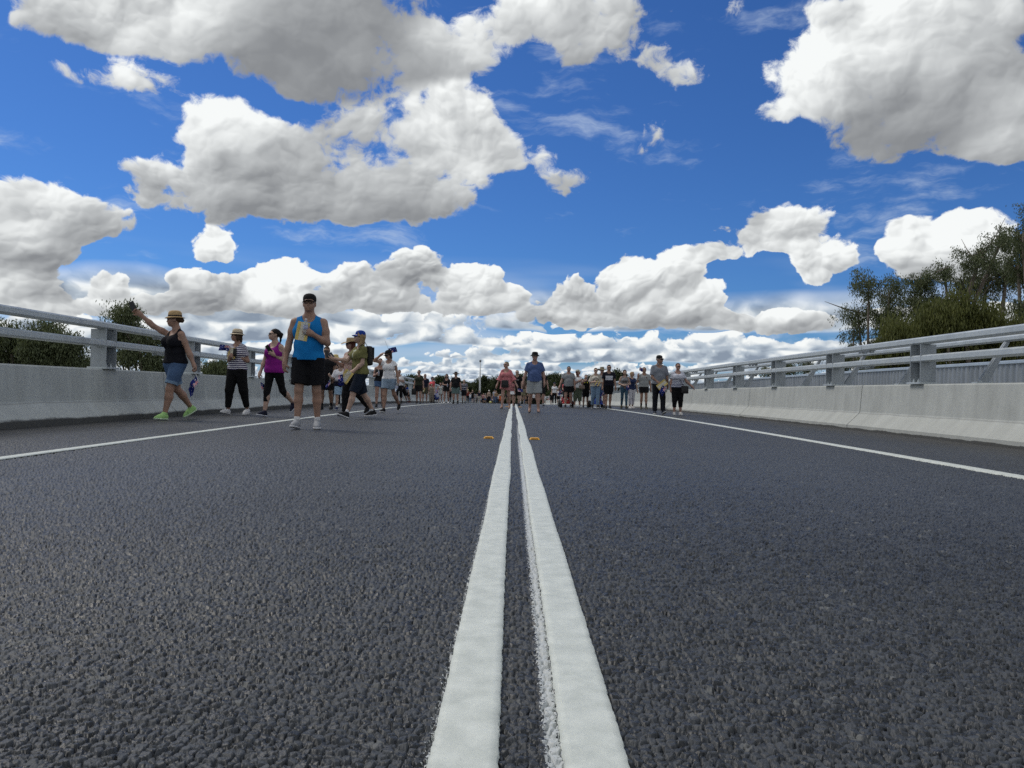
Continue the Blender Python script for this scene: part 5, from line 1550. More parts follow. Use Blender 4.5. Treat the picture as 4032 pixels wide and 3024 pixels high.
m6 = person('woman in a wide straw hat and pink floral top looking at her phone', 1379, 1640, 1328, rz=-35, h=.011, fem=True, skin_t='red', w=1.08, Y=None,
            legs=(legp(8, 2, 8, 2), legp(-18, 2, 30, -30)), arms=(W((-.1, -.1, -1), (-.75, -.45, .55), palm=(.2, .7, 0), grip=.6), None),
            head=(-22, 6), hair=('long', HRED), hat=('wide', (.40, .30, .18), (.16, .11, .06)),
            topg=('blouse', pattern('pink_floral', lambda N, x, y, z, tc: N.mix(N.rng(N.voro(tc, 26.0), .25, .42), (.50, .22, .20), (.56, .42, .36))), dict(loose=.022, sleeve=.6, hem=.93)),
            bot=('pants', BLK, dict(loose=.028)), shoes=('boot', BLACK, (.02, .02, .02)))
phone(m6['a']['palmw'] + Vector((-.03, -.02, .06)), (-.6, .1, .75), (.2, -1, .1), 'dark blue phone held up by the woman in the pink floral top', case=(.02, .04, .07))
person('man in a black tee and shorts looking down beside the parapet', 1283, 1613, 1364, rz=-4, h=.0125, skin_t='brown', w=1.05, legs=(legp(4, 2, 4), legp(-4, 3, 6)), arms=(DOWN(-1), W((.12, 0, -1), (.0, -.4, -1))),
       head=(10, 14), hair=('short', HBR), topg=('tee', BLK, dict(loose=.024)), bot=('shorts', cloth('charcoal', (.016, .016, .018)), dict(loose=.03, len=.88)), socks=(BLACK, .12), shoes=('trainer', BLACK, (.05, .05, .05)))
m8 = person('child in a white to black dip dyed shirt and light blue shorts looking up', 1338, 1615, 1425, rz=10, h=.0135, skin_t='fair', legs=(legp(3), legp(-4)), arms=(W((-.3, -.1, -1), (-.2, -.9, .45), grip=.8), DOWN(1)),
       head=(-20, -22), hair=('short', HBR), glasses=None, topg=('tee', pattern('ombre', lambda N, x, y, z, tc: N.mix(N.rng(z, 1.02, 1.16, smooth=True), (.012, .012, .03), (.70, .69, .72))), dict(loose=.03, hem=.84, sleeve=.8)),
       bot=('shorts', cloth('sky_shorts', (.34, .48, .62)), dict(loose=.03, len=.85)), socks=((.7, .7, .7), .09), shoes=('trainer', (.02, .03, .08), (.6, .6, .6)))
flag(m8['a']['palmw'], (.1, -.1, -1), (-.2, 0, -1), 'small national flag drooping beside the child in the dip dyed shirt', drop=.8, L=.24, hgt=.13, staff=.3, seed=9)
m9 = person('woman in a pale yellow straw hat holding a phone before her face', 1318, 1603, 1394, rz=6, h=.014, fem=True, skin_t='tan', legs=(legp(3), legp(-3)), arms=(W((-.1, -.3, -1), (.3, -.8, .8), grip=.6), W((.1, -.3, -1), (-.3, -.8, .8), grip=.6)),
       head=(0, 5), hair=('bob', HBL), hat=('bucket', (.60, .46, .20)), topg=('tee', cloth('charcoal', (.016, .016, .018)), dict(loose=.02)), bot=('pants', BLK), shoes=('trainer', (.30, .30, .28), (.5, .5, .5)))
phone((m9['a']['palmw'] + m9['b']['palmw']) / 2 + Vector((0, -.02, .06)), (-.5, .1, .8), (0, 1, 0), 'black phone held in front of the face of the woman in the yellow hat')

# woman in the white top, hand on her hat
m10 = person('woman in a white top and pale denim shorts holding her black cap', 1529, 1625, 1379, rz=-16, h=.011, fem=True, skin_t='tan', w=1.0,
             legs=(legp(8, 1, 3, 6), legp(-16, 4, 30, -36)), arms=(W((-.85, -.1, .20), (.72, -.20, .62), palm=(.4, .3, -.6), grip=.5), W((.30, .05, -1), (.16, -.2, -1), palm=(-.6, -.3, 0), grip=.8)),
             head=(-22, 18), hair=('bob', HBR), hat=('cap', (.012, .012, .013)),
             topg=('tee', cloth('white', WHITE, amt=.04), dict(loose=.02, sleeve=.26, flute=.02, hem=.95, neck=.065)), bot=('shorts', JEAN_L, dict(len=.58, loose=.03)),
             shoes=('trainer', BLACK, (.66, .66, .66)))
bottle(m10['b']['palmw'] + Vector((-.02, -.02, -.07)), (-.25, 0, -1), 'clear water bottle swinging upside down from the hand of the woman in white')
flag(m10['a']['palmw'] + Vector((.03, .02, .34)), (.40, 0, -1), (1, 0, .1), 'small national flag sticking up over the head of the woman in white', L=.24, hgt=.15, staff=.36, drop=.12, seed=12, hold=.0)


def small(label, px, py, top, Hm=1.68, **k):
    """walker whose distance follows from the height in the photograph"""
    Y = k.pop('Y', None) or Hm * FPX / (py - top + 2)
    k.setdefault('h', .020 if Y > 30 else .016)
    return person(label, px, py, top, Y=Y, **k)
m11 = small('woman in a strapless black top and denim shorts behind the woman in white', 1494, 1604, 1411, 1.62, rz=12, fem=True, skin_t='red', w=1.08, legs=(legp(5), legp(-5, 2, 10)), arms=(W((-.2, 0, -1), (.5, -.8, .25), grip=.7), DOWN(1)),
       hair=('short', HBR), topg=('tube', BLK, dict(loose=.01)), bot=('shorts', JEAN, dict(len=.45, loose=.014)), shoes=('trainer', BLACK, (.05, .05, .05)))
bottle(m11['a']['palmw'] + Vector((.02, -.02, .02)), (0, 0, 1), 'clear plastic cup held by the woman in the strapless top', .9)
small('person in white top and black cropped trousers half hidden behind the denim shorts', 1570, 1592, 1456, 1.62, fem=True, skin_t='red', legs=walk('a', .5), arms=(DOWN(-1), W((.3, 0, -1), (-.4, -.8, .2))), hair=('pony', HB), topg=('tee', cloth('white', WHITE, amt=.04), dict(neck=.06)), bot=('capri', BLK, dict(loose=.02)), shoes=('trainer', BLACK, (.1, .1, .1)))
small('child in black bending forward against the parapet', 1592, 1590, 1506, 1.25, rz=-40, legs=(legp(-24, 1, 3, -8), legp(-30, 1, 3, -8)), lean=34, arms=(W((-.6, -.4, -.5), (-.6, -.3, -.2)), W((-.3, -.6, -.6), (-.5, -.5, -.3))), hair=('short', HB), glasses=None, topg=('tee', BLK), bot=('shorts', BLK, dict(loose=.02)), socks=((.7, .7, .7), .1), shoes=('trainer', BLACK, (.4, .1, .1)))
small('child in a blue and white top leaning beside the parapet', 1604, 1588, 1513, 1.15, rz=-30, legs=(legp(-26, 1, 3, -8), legp(-20, 1, 3, -8)), lean=30, arms=(W((-.2, -.4, -1), (-.2, -.5, -.8)), W((.3, -.2, -1), (.1, -.3, -1))), hair=('short', HBR), glasses=None,
      topg=('tee', pattern('blue_white', lambda N, x, y, z, tc: N.mix(N.m('GREATER_THAN', z, 1.18), (.60, .62, .66), (.02, .07, .35)))), bot=('shorts', BLK), socks=((.7, .7, .7), .1), shoes=('trainer', (.03, .03, .03), (.5, .15, .1)))
m12 = small('woman in a dark green tee and black skirt with a bag at her side', 1648, 1594, 1457, 1.66, rz=-4, h=.0145, fem=True, skin_t='red', w=1.14, legs=(legp(-3, 2, 6), legp(10, 2, 5, 10)), arms=(DOWN(-1, .2), DOWN(1, .2)), head=(-20, 0), hair=('short', HB),
      topg=('tee', cloth('khaki_dark', (.035, .038, .026)), dict(loose=.022, sleeve=.6, hem=.95)), bot=('shorts', BLK, dict(len=.62, loose=.03, flare=.02)), shoes=('trainer', BLACK, (.4, .4, .4)))
bag(m12['a']['palmw'] + Vector((-.02, 0, -.15)), 'black cloth bag hanging from the hand of the woman in dark green', (.22, .14, .30))
leaflet(m12['b']['palmw'] + Vector((.02, -.02, -.06)), (.3, 0, 1), (0, -1, 0), 'pale yellow leaflet in the hand of the woman in dark green', w=.12, hh=.16)
small('older man in navy polo and camouflage shorts behind the dark green tee', 1672, 1588, 1472, 1.66, skin_t='red', legs=(legp(3), legp(-3)), hair=('short', HGR), topg=('tee', cloth('navy_tee', (.012, .014, .03))), bot=('shorts', cloth('camo', (.09, .085, .06), amt=.6, scale=20), dict(loose=.035)), shoes=('trainer', (.10, .09, .07), (.1, .1, .1)))
small('woman in a coral tee and dark cap beside the parapet', 1701, 1588, 1483, 1.6, rz=-40, fem=True, skin_t='fair', hair=('pony', HBR), hat=('cap', (.10, .10, .11)), topg=('tee', cloth('coral', (.72, .11, .13))), bot=('pants', cloth('navy_trousers', (.012, .015, .028))), shoes=('trainer', BLACK, (.05, .05, .05)), arms=(W((-.4, -.2, -1), (-.9, -.3, .3)), DOWN(1)))
small('small child with dark hair in beige overalls', 1698, 1588, 1510, 1.18, glasses=None, skin_t='fair', hair=('bob', (.03, .015, .012)), topg=('tank', cloth('beige', (.26, .22, .18))), bot=('pants', cloth('beige', (.26, .22, .18)), dict(loose=.05)), shoes=('trainer', (.1, .1, .1), (.5, .5, .5)))
m13 = small('girl in a pale dress carrying a round blue and silver balloon', 1733, 1587, 1506, 1.25, rz=12, fem=True, glasses=None, skin_t='red', hair=('short', HBR), topg=('tank', cloth('mint', (.50, .53, .50)), dict(flare=.03, hem=.80)), bot=('skirt', cloth('mint', (.50, .53, .50)), dict(len=.35)), shoes=('trainer', (.6, .6, .6), (.6, .6, .6)), arms=(W((-.3, -.2, -1), (-.3, -.5, -1)), DOWN(1)))
bl = empty('balloon', m13['a']['palmw'] + Vector((-.0, -.05, -.22)), 0, 'round blue and silver foil balloon held low beside the hatted walkers', 'balloon')
b_ = MB(); b_.lathe([(0, -.20), (.09, -.185), (.165, -.12), (.20, 0), (.165, .12), (.09, .185), (0, .20)], n=18); b_.build('foil', pattern('foil', lambda N, x, y, z, tc: N.mix(N.rng(N.noise(tc, 6.0, 3.0), .42, .55), (.05, .08, .32), (.40, .42, .50)), .25), bl, smooth=True)
b_ = MB(); b_.lathe([(0, .16), (.012, .19), (.02, .235), (0, .24)], n=8); b_.build('neck', simple('foil_neck', (.3, .32, .4), .3), bl, smooth=True)
m14 = small('woman in a short black dress and white shoes holding a drink', 1757, 1589, 1472, 1.66, h=.0145, fem=True, skin_t='red', w=1.04, legs=(legp(5, 2, 5), legp(-5, 2, 6)), arms=(W((-.25, 0, -1), (.75, -.6, -.1), grip=.8), DOWN(1, .2)), head=(0, 2), hair=('long', (.012, .012, .03)), glasses='sun',
      topg=('tee', BLK, dict(neck=.085, sleeve=.5)), bot=('skirt', BLK, dict(len=.42)), shoes=('sneaker', (.7, .7, .7), (.7, .7, .7)))
bottle(m14['a']['palmw'] + Vector((.02, -.02, .0)), (0, 0, 1), 'clear bottle held at the waist by the woman in the black dress')
small('child with dark hair in black leggings behind the black dress', 1771, 1586, 1530, 1.2, glasses=None, hair=('short', HB), topg=('tee', BLK), bot=('pants', BLK), shoes=('sneaker', (.65, .65, .65), (.6, .6, .6)))
small('stout man in a brown hat, black polo and green shorts', 1793, 1592, 1463, 1.74, h=.0145, skin_t='red', w=1.16, belly=.8, legs=(legp(2, 2, 3), legp(-2, 3, 5)), arms=(DOWN(-1, .25), DOWN(1, .25)), hair=('short', HGR), hat=('wide', (.06, .045, .035)),
      topg=('tee', BLK, dict(loose=.022, hem=.90)), bot=('shorts', denim('green_denim', (.13, .19, .18)), dict(loose=.035, len=.82)), socks=((.6, .6, .6), .12), shoes=('boot', BLACK, (.03, .03, .03)))
small('boy in a broad navy and white striped tee raising one hand', 1826, 1591, 1494, 1.45, skin_t='fair', glasses=None, legs=walk('b', .4), arms=(W((-.2, -.1, -1), (.05, -.6, .9)), DOWN(1)), hair=('short', HBR), topg=('tee', stripes('wide_stripes', (.014, .016, .04), (.70, .70, .74), .12, .24, .03), dict(loose=.025)), bot=('shorts', BLK, dict(loose=.03)), socks=(BLACK, .12), shoes=('trainer', BLACK, (.1, .1, .1)))

# centre
m15 = person('woman in a pink frilled top, shorts and thongs with a black bag', 1991, 1610, 1424, rz=-12, h=.0125, fem=True, skin_t='red', w=1.03, legs=(legp(12, 2, 4, 4), legp(-14, -1, 14, -24)),
             arms=(W((-.36, 0, -1), (-.34, -.1, -1)), W((.42, 0, -1), (.52, -.2, -1), grip=.7)), head=(-32, 0), hair=('bun', (.22, .19, .12)), hat=None,
             topg=('blouse', pattern('pink_frill', lambda N, x, y, z, tc: N.mix(N.m('LESS_THAN', N.m('FRACT', N.m('MULTIPLY', N.m('ADD', x, N.m('MULTIPLY', y, .6)), 34.0)), .35), (.62, .24, .25), (.46, .13, .15))), dict(loose=.020, sleeve=1.35, flute=.035, hem=.90, neck=.10, flare=.02)),
             bot=('shorts', pattern('pink_print', lambda N, x, y, z, tc: N.mix(N.rng(N.voro(tc, 22.0), .2, .45), (.22, .07, .08), (.52, .22, .22))), dict(len=.48, loose=.03, flare=.02)), shoes=('thong',))
fx = m15['M'] @ Vector((.0, -.20, .93))
bag(fx, 'black leather shoulder bag at the hip of the woman in pink', (.26, .09, .25), strap=[fx + Vector((-.10, 0, .11)), m15['M'] @ Vector((-.10, -.17, 1.25)), m15['M'] @ Vector((-.13, -.02, 1.49))])
flag(m15['b']['palmw'], (.3, -.3, -1), (1, -.1, -.3), 'small national flag in the lowered hand of the woman in pink', L=.26, hgt=.13, staff=.26, drop=.35, seed=15)
m16 = person('big man in a blue tee, pale grey shorts and black bucket hat', 2102, 1625, 1383.6, rz=2, h=.011, skin_t='red', w=1.13, belly=.9, legs=(legp(-8, 2, 18, -22), legp(6, 3, 3, 3)), arms=(W((-.28, .02, -1), (-.26, -.05, -1), grip=.6), W((.30, 0, -1), (.10, -.1, -1), grip=.4)),
             head=(2, 4), hair=('short', HGR), hat=('bucket', (.010, .010, .011)), glasses=None,
             topg=('tee', cloth('blue_tee', (.075, .115, .25), amt=.10), dict(loose=.022, sleeve=.72, hem=.90, neck=.055)), bot=('shorts', cloth('pale_grey', (.34, .36, .37)), dict(len=.86, loose=.035, flare=.01)), shoes=('thong',))
small('man in a black tee with a chest print between the two front walkers', 2034, 1598, 1457, 1.72, h=.0145, skin_t='fair', legs=(legp(-5, 2, 8), legp(8, 2, 5)), arms=(DOWN(-1), DOWN(1)), hair=('short', HGR),
      topg=('tee', pattern('black_print', lambda N, x, y, z, tc: N.mix(N.m('MULTIPLY', N.m('LESS_THAN', N.m('ABSOLUTE', N.m('SUBTRACT', z, 1.27)), .016), N.m('LESS_THAN', N.m('ABSOLUTE', x), .10)), (.009, .009, .010), (.35, .36, .35))), dict(loose=.02)), bot=('shorts', BLK, dict(loose=.04, len=1.0)), shoes=('trainer', BLACK, (.03, .03, .03)))
small('girl in a rose top and white frilled skirt behind the woman in pink', 2013, 1600, 1492, 1.3, fem=True, glasses=None, skin_t='red', legs=(legp(-8, 2, 10), legp(4)), hair=('bob', HBR), topg=('tee', cloth('rose', (.34, .14, .14), amt=.3)), bot=('skirt', cloth('white', WHITE, amt=.04), dict(len=.42, flare=.07)), shoes=('thong',))
small('man in a brown shirt and khaki shorts walking behind the blue tee', 2056, 1592, 1484, 1.7, skin_t='fair', legs=walk('a', .8), hair=('short', HBR), topg=('tee', cloth('brown', (.10, .065, .05))), bot=('shorts', cloth('khaki', (.28, .25, .16)), dict(loose=.035)), socks=((.5, .5, .5), .1), shoes=('trainer', (.12, .12, .13), (.4, .4, .4)))
small('tall man in black mostly hidden behind the blue tee', 2130, 1602, 1452, 1.8, skin_t='red', w=1.1, legs=walk('b', .6), hair=('short', HBR), arms=(DOWN(-1), DOWN(1, .3)), topg=('tee', BLK, dict(loose=.02)), bot=('shorts', cloth('charcoal', (.016, .016, .018)), dict(loose=.03)), shoes=('trainer', (.15, .16, .17), (.03, .03, .03)))
small('distant walker all in white beside the right parapet', 2145, 1591, 1554, 1.75, Y=90, h=.03, glasses=None, hair=('short', HB), legs=(legp(2), legp(-2)), topg=('tee', cloth('white', WHITE, amt=.04)), bot=('shorts', cloth('cream', (.5, .5, .46))), shoes=('sneaker', (.3, .3, .3), (.3, .3, .3)))

# right
small('young walker in a white tee, navy cap and black tights', 2182, 1595, 1505, 1.6, Y=52, fem=True, skin_t='fair', glasses=None, legs=walk('b', .4), hair=('pony', HBR), hat=('cap', (.02, .025, .06)), topg=('tee', cloth('white', WHITE, amt=.04)), bot=('pants', cloth('black_leggings', (.008, .008, .009)), dict(loose=.006)), shoes=('sneaker', (.5, .5, .5), (.5, .5, .5)))
small('child in a white top and black shorts beside the navy capped walker', 2198, 1594, 1527, 1.25, fem=True, glasses=None, skin_t='fair', legs=walk('a', .4), hair=('short', HBR), hat=('bucket', (.6, .6, .6)), topg=('tee', cloth('white', WHITE, amt=.04)), bot=('shorts', BLK), socks=((.6, .6, .6), .1), shoes=('trainer', BLACK, (.1, .1, .1)))
m17 = small('man in a plain grey tee, black shorts and sunglasses', 2237, 1605, 1442, 1.78, h=.013, skin_t='red', w=1.14, belly=.6, legs=(legp(3, 3, 4), legp(-4, 3, 8)), arms=(W((-.42, 0, -1), (-.36, -.2, -1), grip=.8), DOWN(1, .2)), hair=('short', HB),
      topg=('tee', cloth('mid_grey', (.25, .26, .27)), dict(loose=.02, hem=.90)), bot=('shorts', BLK, dict(len=.62, loose=.03)), socks=((.6, .6, .6), .09), shoes=('trainer', BLACK, (.3, .3, .3)))
flag(m17['a']['palmw'], (.4, -.1, -.6), (.5, 0, -1), 'small national flag trailing behind the man in the plain grey tee', L=.26, hgt=.14, staff=.26, drop=.5, seed=18)
m18 = small('woman in a cream cap, white tee and green cropped trousers raising her phone', 2273, 1608, 1455, 1.68, rz=32, h=.013, fem=True, skin_t='red', w=1.06, legs=(legp(-3, 2, 5), legp(5, 2, 5)), arms=(W((-.1, -.2, -1), (.8, -.3, .45)), W((.1, -.3, -1), (.75, -.4, .5))), head=(30, -6), hair=('long', HRED), hat=('cap', (.50, .50, .43)),
      topg=('tee', cloth('white', WHITE, amt=.04), dict(loose=.024, hem=.90)), bot=('capri', cloth('sage', (.10, .125, .085)), dict(loose=.04, len=1.45)), shoes=('trainer', (.55, .55, .55), (.6, .6, .6)))
phone(m18['b']['palmw'] + Vector((.03, -.02, .05)), (.4, 0, 1), (-1, -.3, 0), 'dark phone held out by the woman in the cream cap')
fx = m18['M'] @ Vector((.10, -.19, .95))
bag(fx, 'tan shoulder bag across the front of the woman in the cream cap', (.27, .09, .16), (.20, .15, .12), strap=[fx + Vector((-.10, 0, .07)), m18['M'] @ Vector((-.02, -.15, 1.25)), m18['M'] @ Vector((-.13, -.02, 1.49))])
small('boy with thick dark hair in a black sports top with yellow patches', 2305, 1604, 1475, 1.45, skin_t='fair', glasses=None, legs=(legp(2), legp(-2)), arms=(W((-.1, -.2, -1), (.15, -.4, 1)), DOWN(1)), hair=('short', HB),
      topg=('tank', pattern('yellow_patch', lambda N, x, y, z, tc: N.mix(N.m('MULTIPLY', N.m('LESS_THAN', N.m('ABSOLUTE', N.m('SUBTRACT', z, 1.34)), .035), N.m('LESS_THAN', N.m('ABSOLUTE', N.m('SUBTRACT', N.m('ABSOLUTE', x), .07)), .02)), (.009, .009, .010), (.55, .50, .04)))), bot=('shorts', BLK, dict(loose=.02)), shoes=('trainer', BLACK, (.1, .2, .25)))
def f_peace(N, x, y, z, tc):
    xx, zz = x, N.m('SUBTRACT', z, 1.24)
    r = N.m('SQRT', N.m('ADD', N.m('MULTIPLY', xx, xx), N.m('MULTIPLY', zz, zz)))
    ring = N.m('LESS_THAN', N.m('ABSOLUTE', N.m('SUBTRACT', r, .095)), .014)
    bar = N.m('MULTIPLY', N.m('LESS_THAN', N.m('ABSOLUTE', xx), .011), N.m('LESS_THAN', r, .095))
    d = N.m('MULTIPLY', N.m('MULTIPLY', N.m('LESS_THAN', N.m('ABSOLUTE', N.m('ADD', N.m('ABSOLUTE', xx), zz)), .016), N.m('LESS_THAN', r, .095)), N.m('LESS_THAN', zz, 0.0))
    k = N.m('MULTIPLY', N.m('MAXIMUM', ring, N.m('MAXIMUM', bar, d)), N.m('LESS_THAN', y, 0.0))
    base = N.mix(N.rng(N.noise(tc, 5.0, 3.0), .42, .58), (.33, .30, .25), (.56, .53, .47))
    return N.mix(k, base, (.07, .065, .07))
m19 = small('woman in a loose cream tee with a ring emblem and cuffed blue jeans', 2343, 1612, 1448.5, 1.68, h=.013, fem=True, skin_t='fair', legs=(legp(-6, 1, 12, -14), legp(7, 1, 4, 6)), arms=(W((-.3, 0, -1), (.5, -.7, .05), grip=.7), W((.3, 0, -1), (-.4, -.8, .0), grip=.7)), head=(6, 0), hair=('bun', HBR),
      topg=('tee', pattern('peace', f_peace), dict(loose=.04, sleeve=.95, hem=.95)), bot=('pants', denim('jean_mid', (.16, .24, .34)), dict(loose=.03, len=1.85, cuff=None)), shoes=('trainer', (.03, .03, .03), (.6, .6, .6)))
leaflet(m19['b']['palmw'] + Vector((-.02, -.04, -.04)), (.5, 0, 1), (0, -1, 0), 'bright yellow leaflet held low by the woman in the cream tee', w=.15, hh=.2)
flag(m19['a']['palmw'] + Vector((0, -.05, 0)), (.8, 0, .1), (-.3, 0, -1), 'small national flag bunched in the hand of the woman in the cream tee', L=.2, hgt=.16, staff=.2, drop=.3, seed=20)
small('older man in a brown bush hat and grey shirt behind the cream tee', 2368, 1606, 1444, 1.74, h=.015, skin_t='red', legs=walk('b', .5), hair=('short', HGR), hat=('wide', (.20, .17, .11)), head=(14, 0), topg=('tee', cloth('heather', (.30, .31, .33)), dict(loose=.025)), bot=('shorts', JEAN, dict(loose=.035)), socks=((.65, .65, .65), .08), shoes=('trainer', BLACK, (.1, .1, .1)))
m20 = small('tall man in a black tee with a white chest panel and black shorts', 2395, 1613, 1436.4, 1.84, h=.0125, skin_t='tan', w=1.04, legs=(legp(5, 1, 4, 4), legp(-5, -1, 10, -6)), arms=(W((-.16, 0, -1), (-.06, -.1, -1), grip=.8), W((.18, 0, -1), (.12, -.3, -1), grip=.6)), head=(8, 0), hair=('short', HB),
      topg=('tee', pattern('white_panel', lambda N, x, y, z, tc: N.mix(N.m('MULTIPLY', N.m('MULTIPLY', N.m('LESS_THAN', N.m('ABSOLUTE', N.m('SUBTRACT', z, 1.235)), .085), N.m('LESS_THAN', N.m('ABSOLUTE', x), .145)), N.m('LESS_THAN', y, .02)), (.010, .010, .018), N.mix(N.m('GREATER_THAN', N.m('ADD', N.noise(N.comb(N.m('MULTIPLY', x, 70.0), N.m('MULTIPLY', z, 40.0), 0.0), 1.0), N.rng(N.m('ABSOLUTE', N.m('SUBTRACT', z, 1.215)), .0, .012, .2, 0.0)), .70), (.56, .57, .62), (.2, .2, .25)))), dict(loose=.024, sleeve=.68, hem=.92)),
      bot=('shorts', cloth('black_shorts', (.008, .008, .010)), dict(loose=.022, len=.80)), shoes=('sneaker', BLACK, (.03, .03, .03)))
flag(m20['a']['palmw'], (.2, -.1, -1), (.1, -.1, -1), 'small national flag hanging beside the man with the white chest panel', L=.24, hgt=.13, staff=.26, drop=.7, seed=21)
m21 = small('young woman with long dark hair in a grey singlet and ripped jeans', 2457, 1613, 1456, 1.68, h=.013, fem=True, skin_t='fair', glasses=None, legs=(legp(-8, 0, 14, -14), legp(9, 0, 5, 6)), arms=(W((-.35, .1, -1), (.6, -.7, -.25), grip=.7), W((.35, .1, -1), (-.7, -.6, -.2), grip=.7)), hair=('long', (.012, .008, .010)),
      topg=('tank', pattern('grey_print', lambda N, x, y, z, tc: N.mix(N.m('MULTIPLY', N.m('LESS_THAN', N.m('ABSOLUTE', N.m('SUBTRACT', z, 1.22)), .05), N.m('LESS_THAN', N.m('ABSOLUTE', x), .09)), (.20, .20, .21), (.10, .10, .10))), dict(loose=.01, hem=.97)), bot=('pants', denim('jean_skinny', (.06, .12, .18)), dict(loose=.006, len=1.86)), shoes=('trainer', (.05, .045, .03), (.02, .02, .02)))
flag(m21['a']['palmw'] + Vector((.03, -.04, .0)), (.9, 0, .2), (-.4, -.2, -1), 'small national flag gathered in both hands of the long haired young woman', L=.22, hgt=.14, staff=.2, drop=.3, seed=23)
small('woman with short blonde hair in a navy dotted top and white trousers', 2486, 1610, 1464, 1.62, rz=20, h=.0145, fem=True, skin_t='fair', head=(30, 0), legs=(legp(4, 2, 5), legp(-4, 2, 6)), arms=(DOWN(-1), DOWN(1, .3)), hair=('bob', (.30, .20, .11)),
      topg=('tee', pattern('navy_dots', lambda N, x, y, z, tc: N.mix(N.m('LESS_THAN', N.voro(tc, 38.0), .18), (.012, .022, .07), (.32, .34, .42))), dict(loose=.02, sleeve=.4, hem=.90)), bot=('pants', cloth('white_trousers', (.62, .61, .66), amt=.04), dict(loose=.025, len=1.75)), shoes=('sneaker', (.65, .62, .6), (.65, .65, .65)))
m22 = small('young man in a grey tee and black shorts holding a flag up by his head', 2534, 1614, 1446, 1.74, h=.013, skin_t='tan', legs=(legp(-4, 0, 8, -8), legp(4, 1, 3)), arms=(W((-.30, .05, -1), (.0, -.35, 1), grip=.9), W((.22, 0, -1), (.10, -.2, -1))), hair=('short', HBR),
      topg=('tee', pattern('grey_chest', lambda N, x, y, z, tc: N.mix(N.m('LESS_THAN', N.m('ADD', N.m('POWER', N.m('ABSOLUTE', N.m('SUBTRACT', x, .09)), 2.0), N.m('POWER', N.m('ABSOLUTE', N.m('SUBTRACT', z, 1.33)), 2.0)), .0007), (.29, .30, .30), (.09, .02, .02))), dict(loose=.028, sleeve=.7, hem=.93)),
      bot=('shorts', BLK, dict(len=.55, loose=.03)), socks=(BLACK, .16), shoes=('trainer', (.07, .065, .05), (.2, .2, .2)))
flag(m22['a']['palmw'], (.1, 0, 1), (.9, 0, -.5), 'small national flag raised beside the head of the young man in grey', L=.18, hgt=.16, staff=.38, drop=.4, seed=25)
m23 = person('man in a black cap, grey polo and dark trousers carrying a leaflet', 2592, 1632, 1398.7, rz=6, h=.011, skin_t='tan', w=1.08, belly=.3, legs=(legp(0, 2, 3, 0), legp(8, 3, 6, 20)), arms=(W((-.10, -.1, -1), (.62, -.45, -.62), grip=.8), W((.22, .08, -1), (.10, -.05, -1), grip=.7)), head=(34, 0), hair=('short', HGR), hat=('cap', (.014, .014, .015)),
             topg=('tee', cloth('polo_grey', (.20, .215, .245)), dict(loose=.024, sleeve=.80, hem=.90, neck=.06)), bot=('pants', cloth('dark_slacks', (.012, .013, .017)), dict(loose=.026, len=1.96)), shoes=('sneaker', (.03, .035, .05), (.60, .60, .58)))
co = MB()
for s in (-1, 1):
    co.box(m23['T']((s * .055, -.045, 1.515)), (.085, .075, .02), rot=Matrix.Rotation(R(-s * 30), 3, 'Y') @ Matrix.Rotation(R(28), 3, 'X'))
co.build('collar', cloth('polo_collar', (.26, .28, .31)), m23['root'], bevel=.006)
leaflet(m23['a']['palmw'] + Vector((.03, -.05, -.02)), (.75, 0, .62), (0, -1, 0), 'yellow leaflet held across the waist of the man in the grey polo', w=.17, hh=.30)
flag(m23['a']['palmw'] + Vector((.05, -.07, -.03)), (.4, 0, -.3), (.35, 0, -1), 'small national flag hanging below the leaflet of the man in the grey polo', L=.26, hgt=.16, staff=.2, drop=.4, seed=27)
m24 = person('woman in a white and navy striped polo and black cropped trousers', 2666, 1634, 1429.6, rz=0, h=.011, fem=True, skin_t='red', w=1.24, legs=(legp(2, 1, 4, 0), legp(-2, 3, 4, 0)), arms=(W((-.22, .05, -1), (-.05, -.02, -1), grip=.6), W((.55, 0, -1), (.75, -.1, -.7), grip=.4)), head=(4, 0), hair=('pony', (.09, .05, .035)),
             topg=('tee', pattern('fading_stripes', lambda N, x, y, z, tc: N.mix(N.m('LESS_THAN', N.m('FRACT', N.m('DIVIDE', N.m('ADD', z, N.m('MULTIPLY', N.noise(tc, 6.0, 2.0), .03)), .052)), N.rng(z, .95, 1.42, .62, .10)), (.62, .63, .70), (.035, .04, .10))), dict(loose=.02, sleeve=.62, hem=.93, neck=.07)),
             bot=('capri', cloth('black_trousers', (.008, .008, .009)), dict(loose=.022, len=1.55)), shoes=('sneaker', (.62, .60, .57), (.66, .66, .64)))
fx = m24['M'] @ Vector((.21, -.14, .86))
bag(fx, 'black cross body bag on the hip of the woman in the striped polo', (.22, .10, .22), strap=[fx + Vector((-.03, 0, .10)), m24['M'] @ Vector((.06, -.17, 1.16)), m24['M'] @ Vector((-.04, -.15, 1.33)), m24['M'] @ Vector((-.13, -.03, 1.48))], rz=.2)

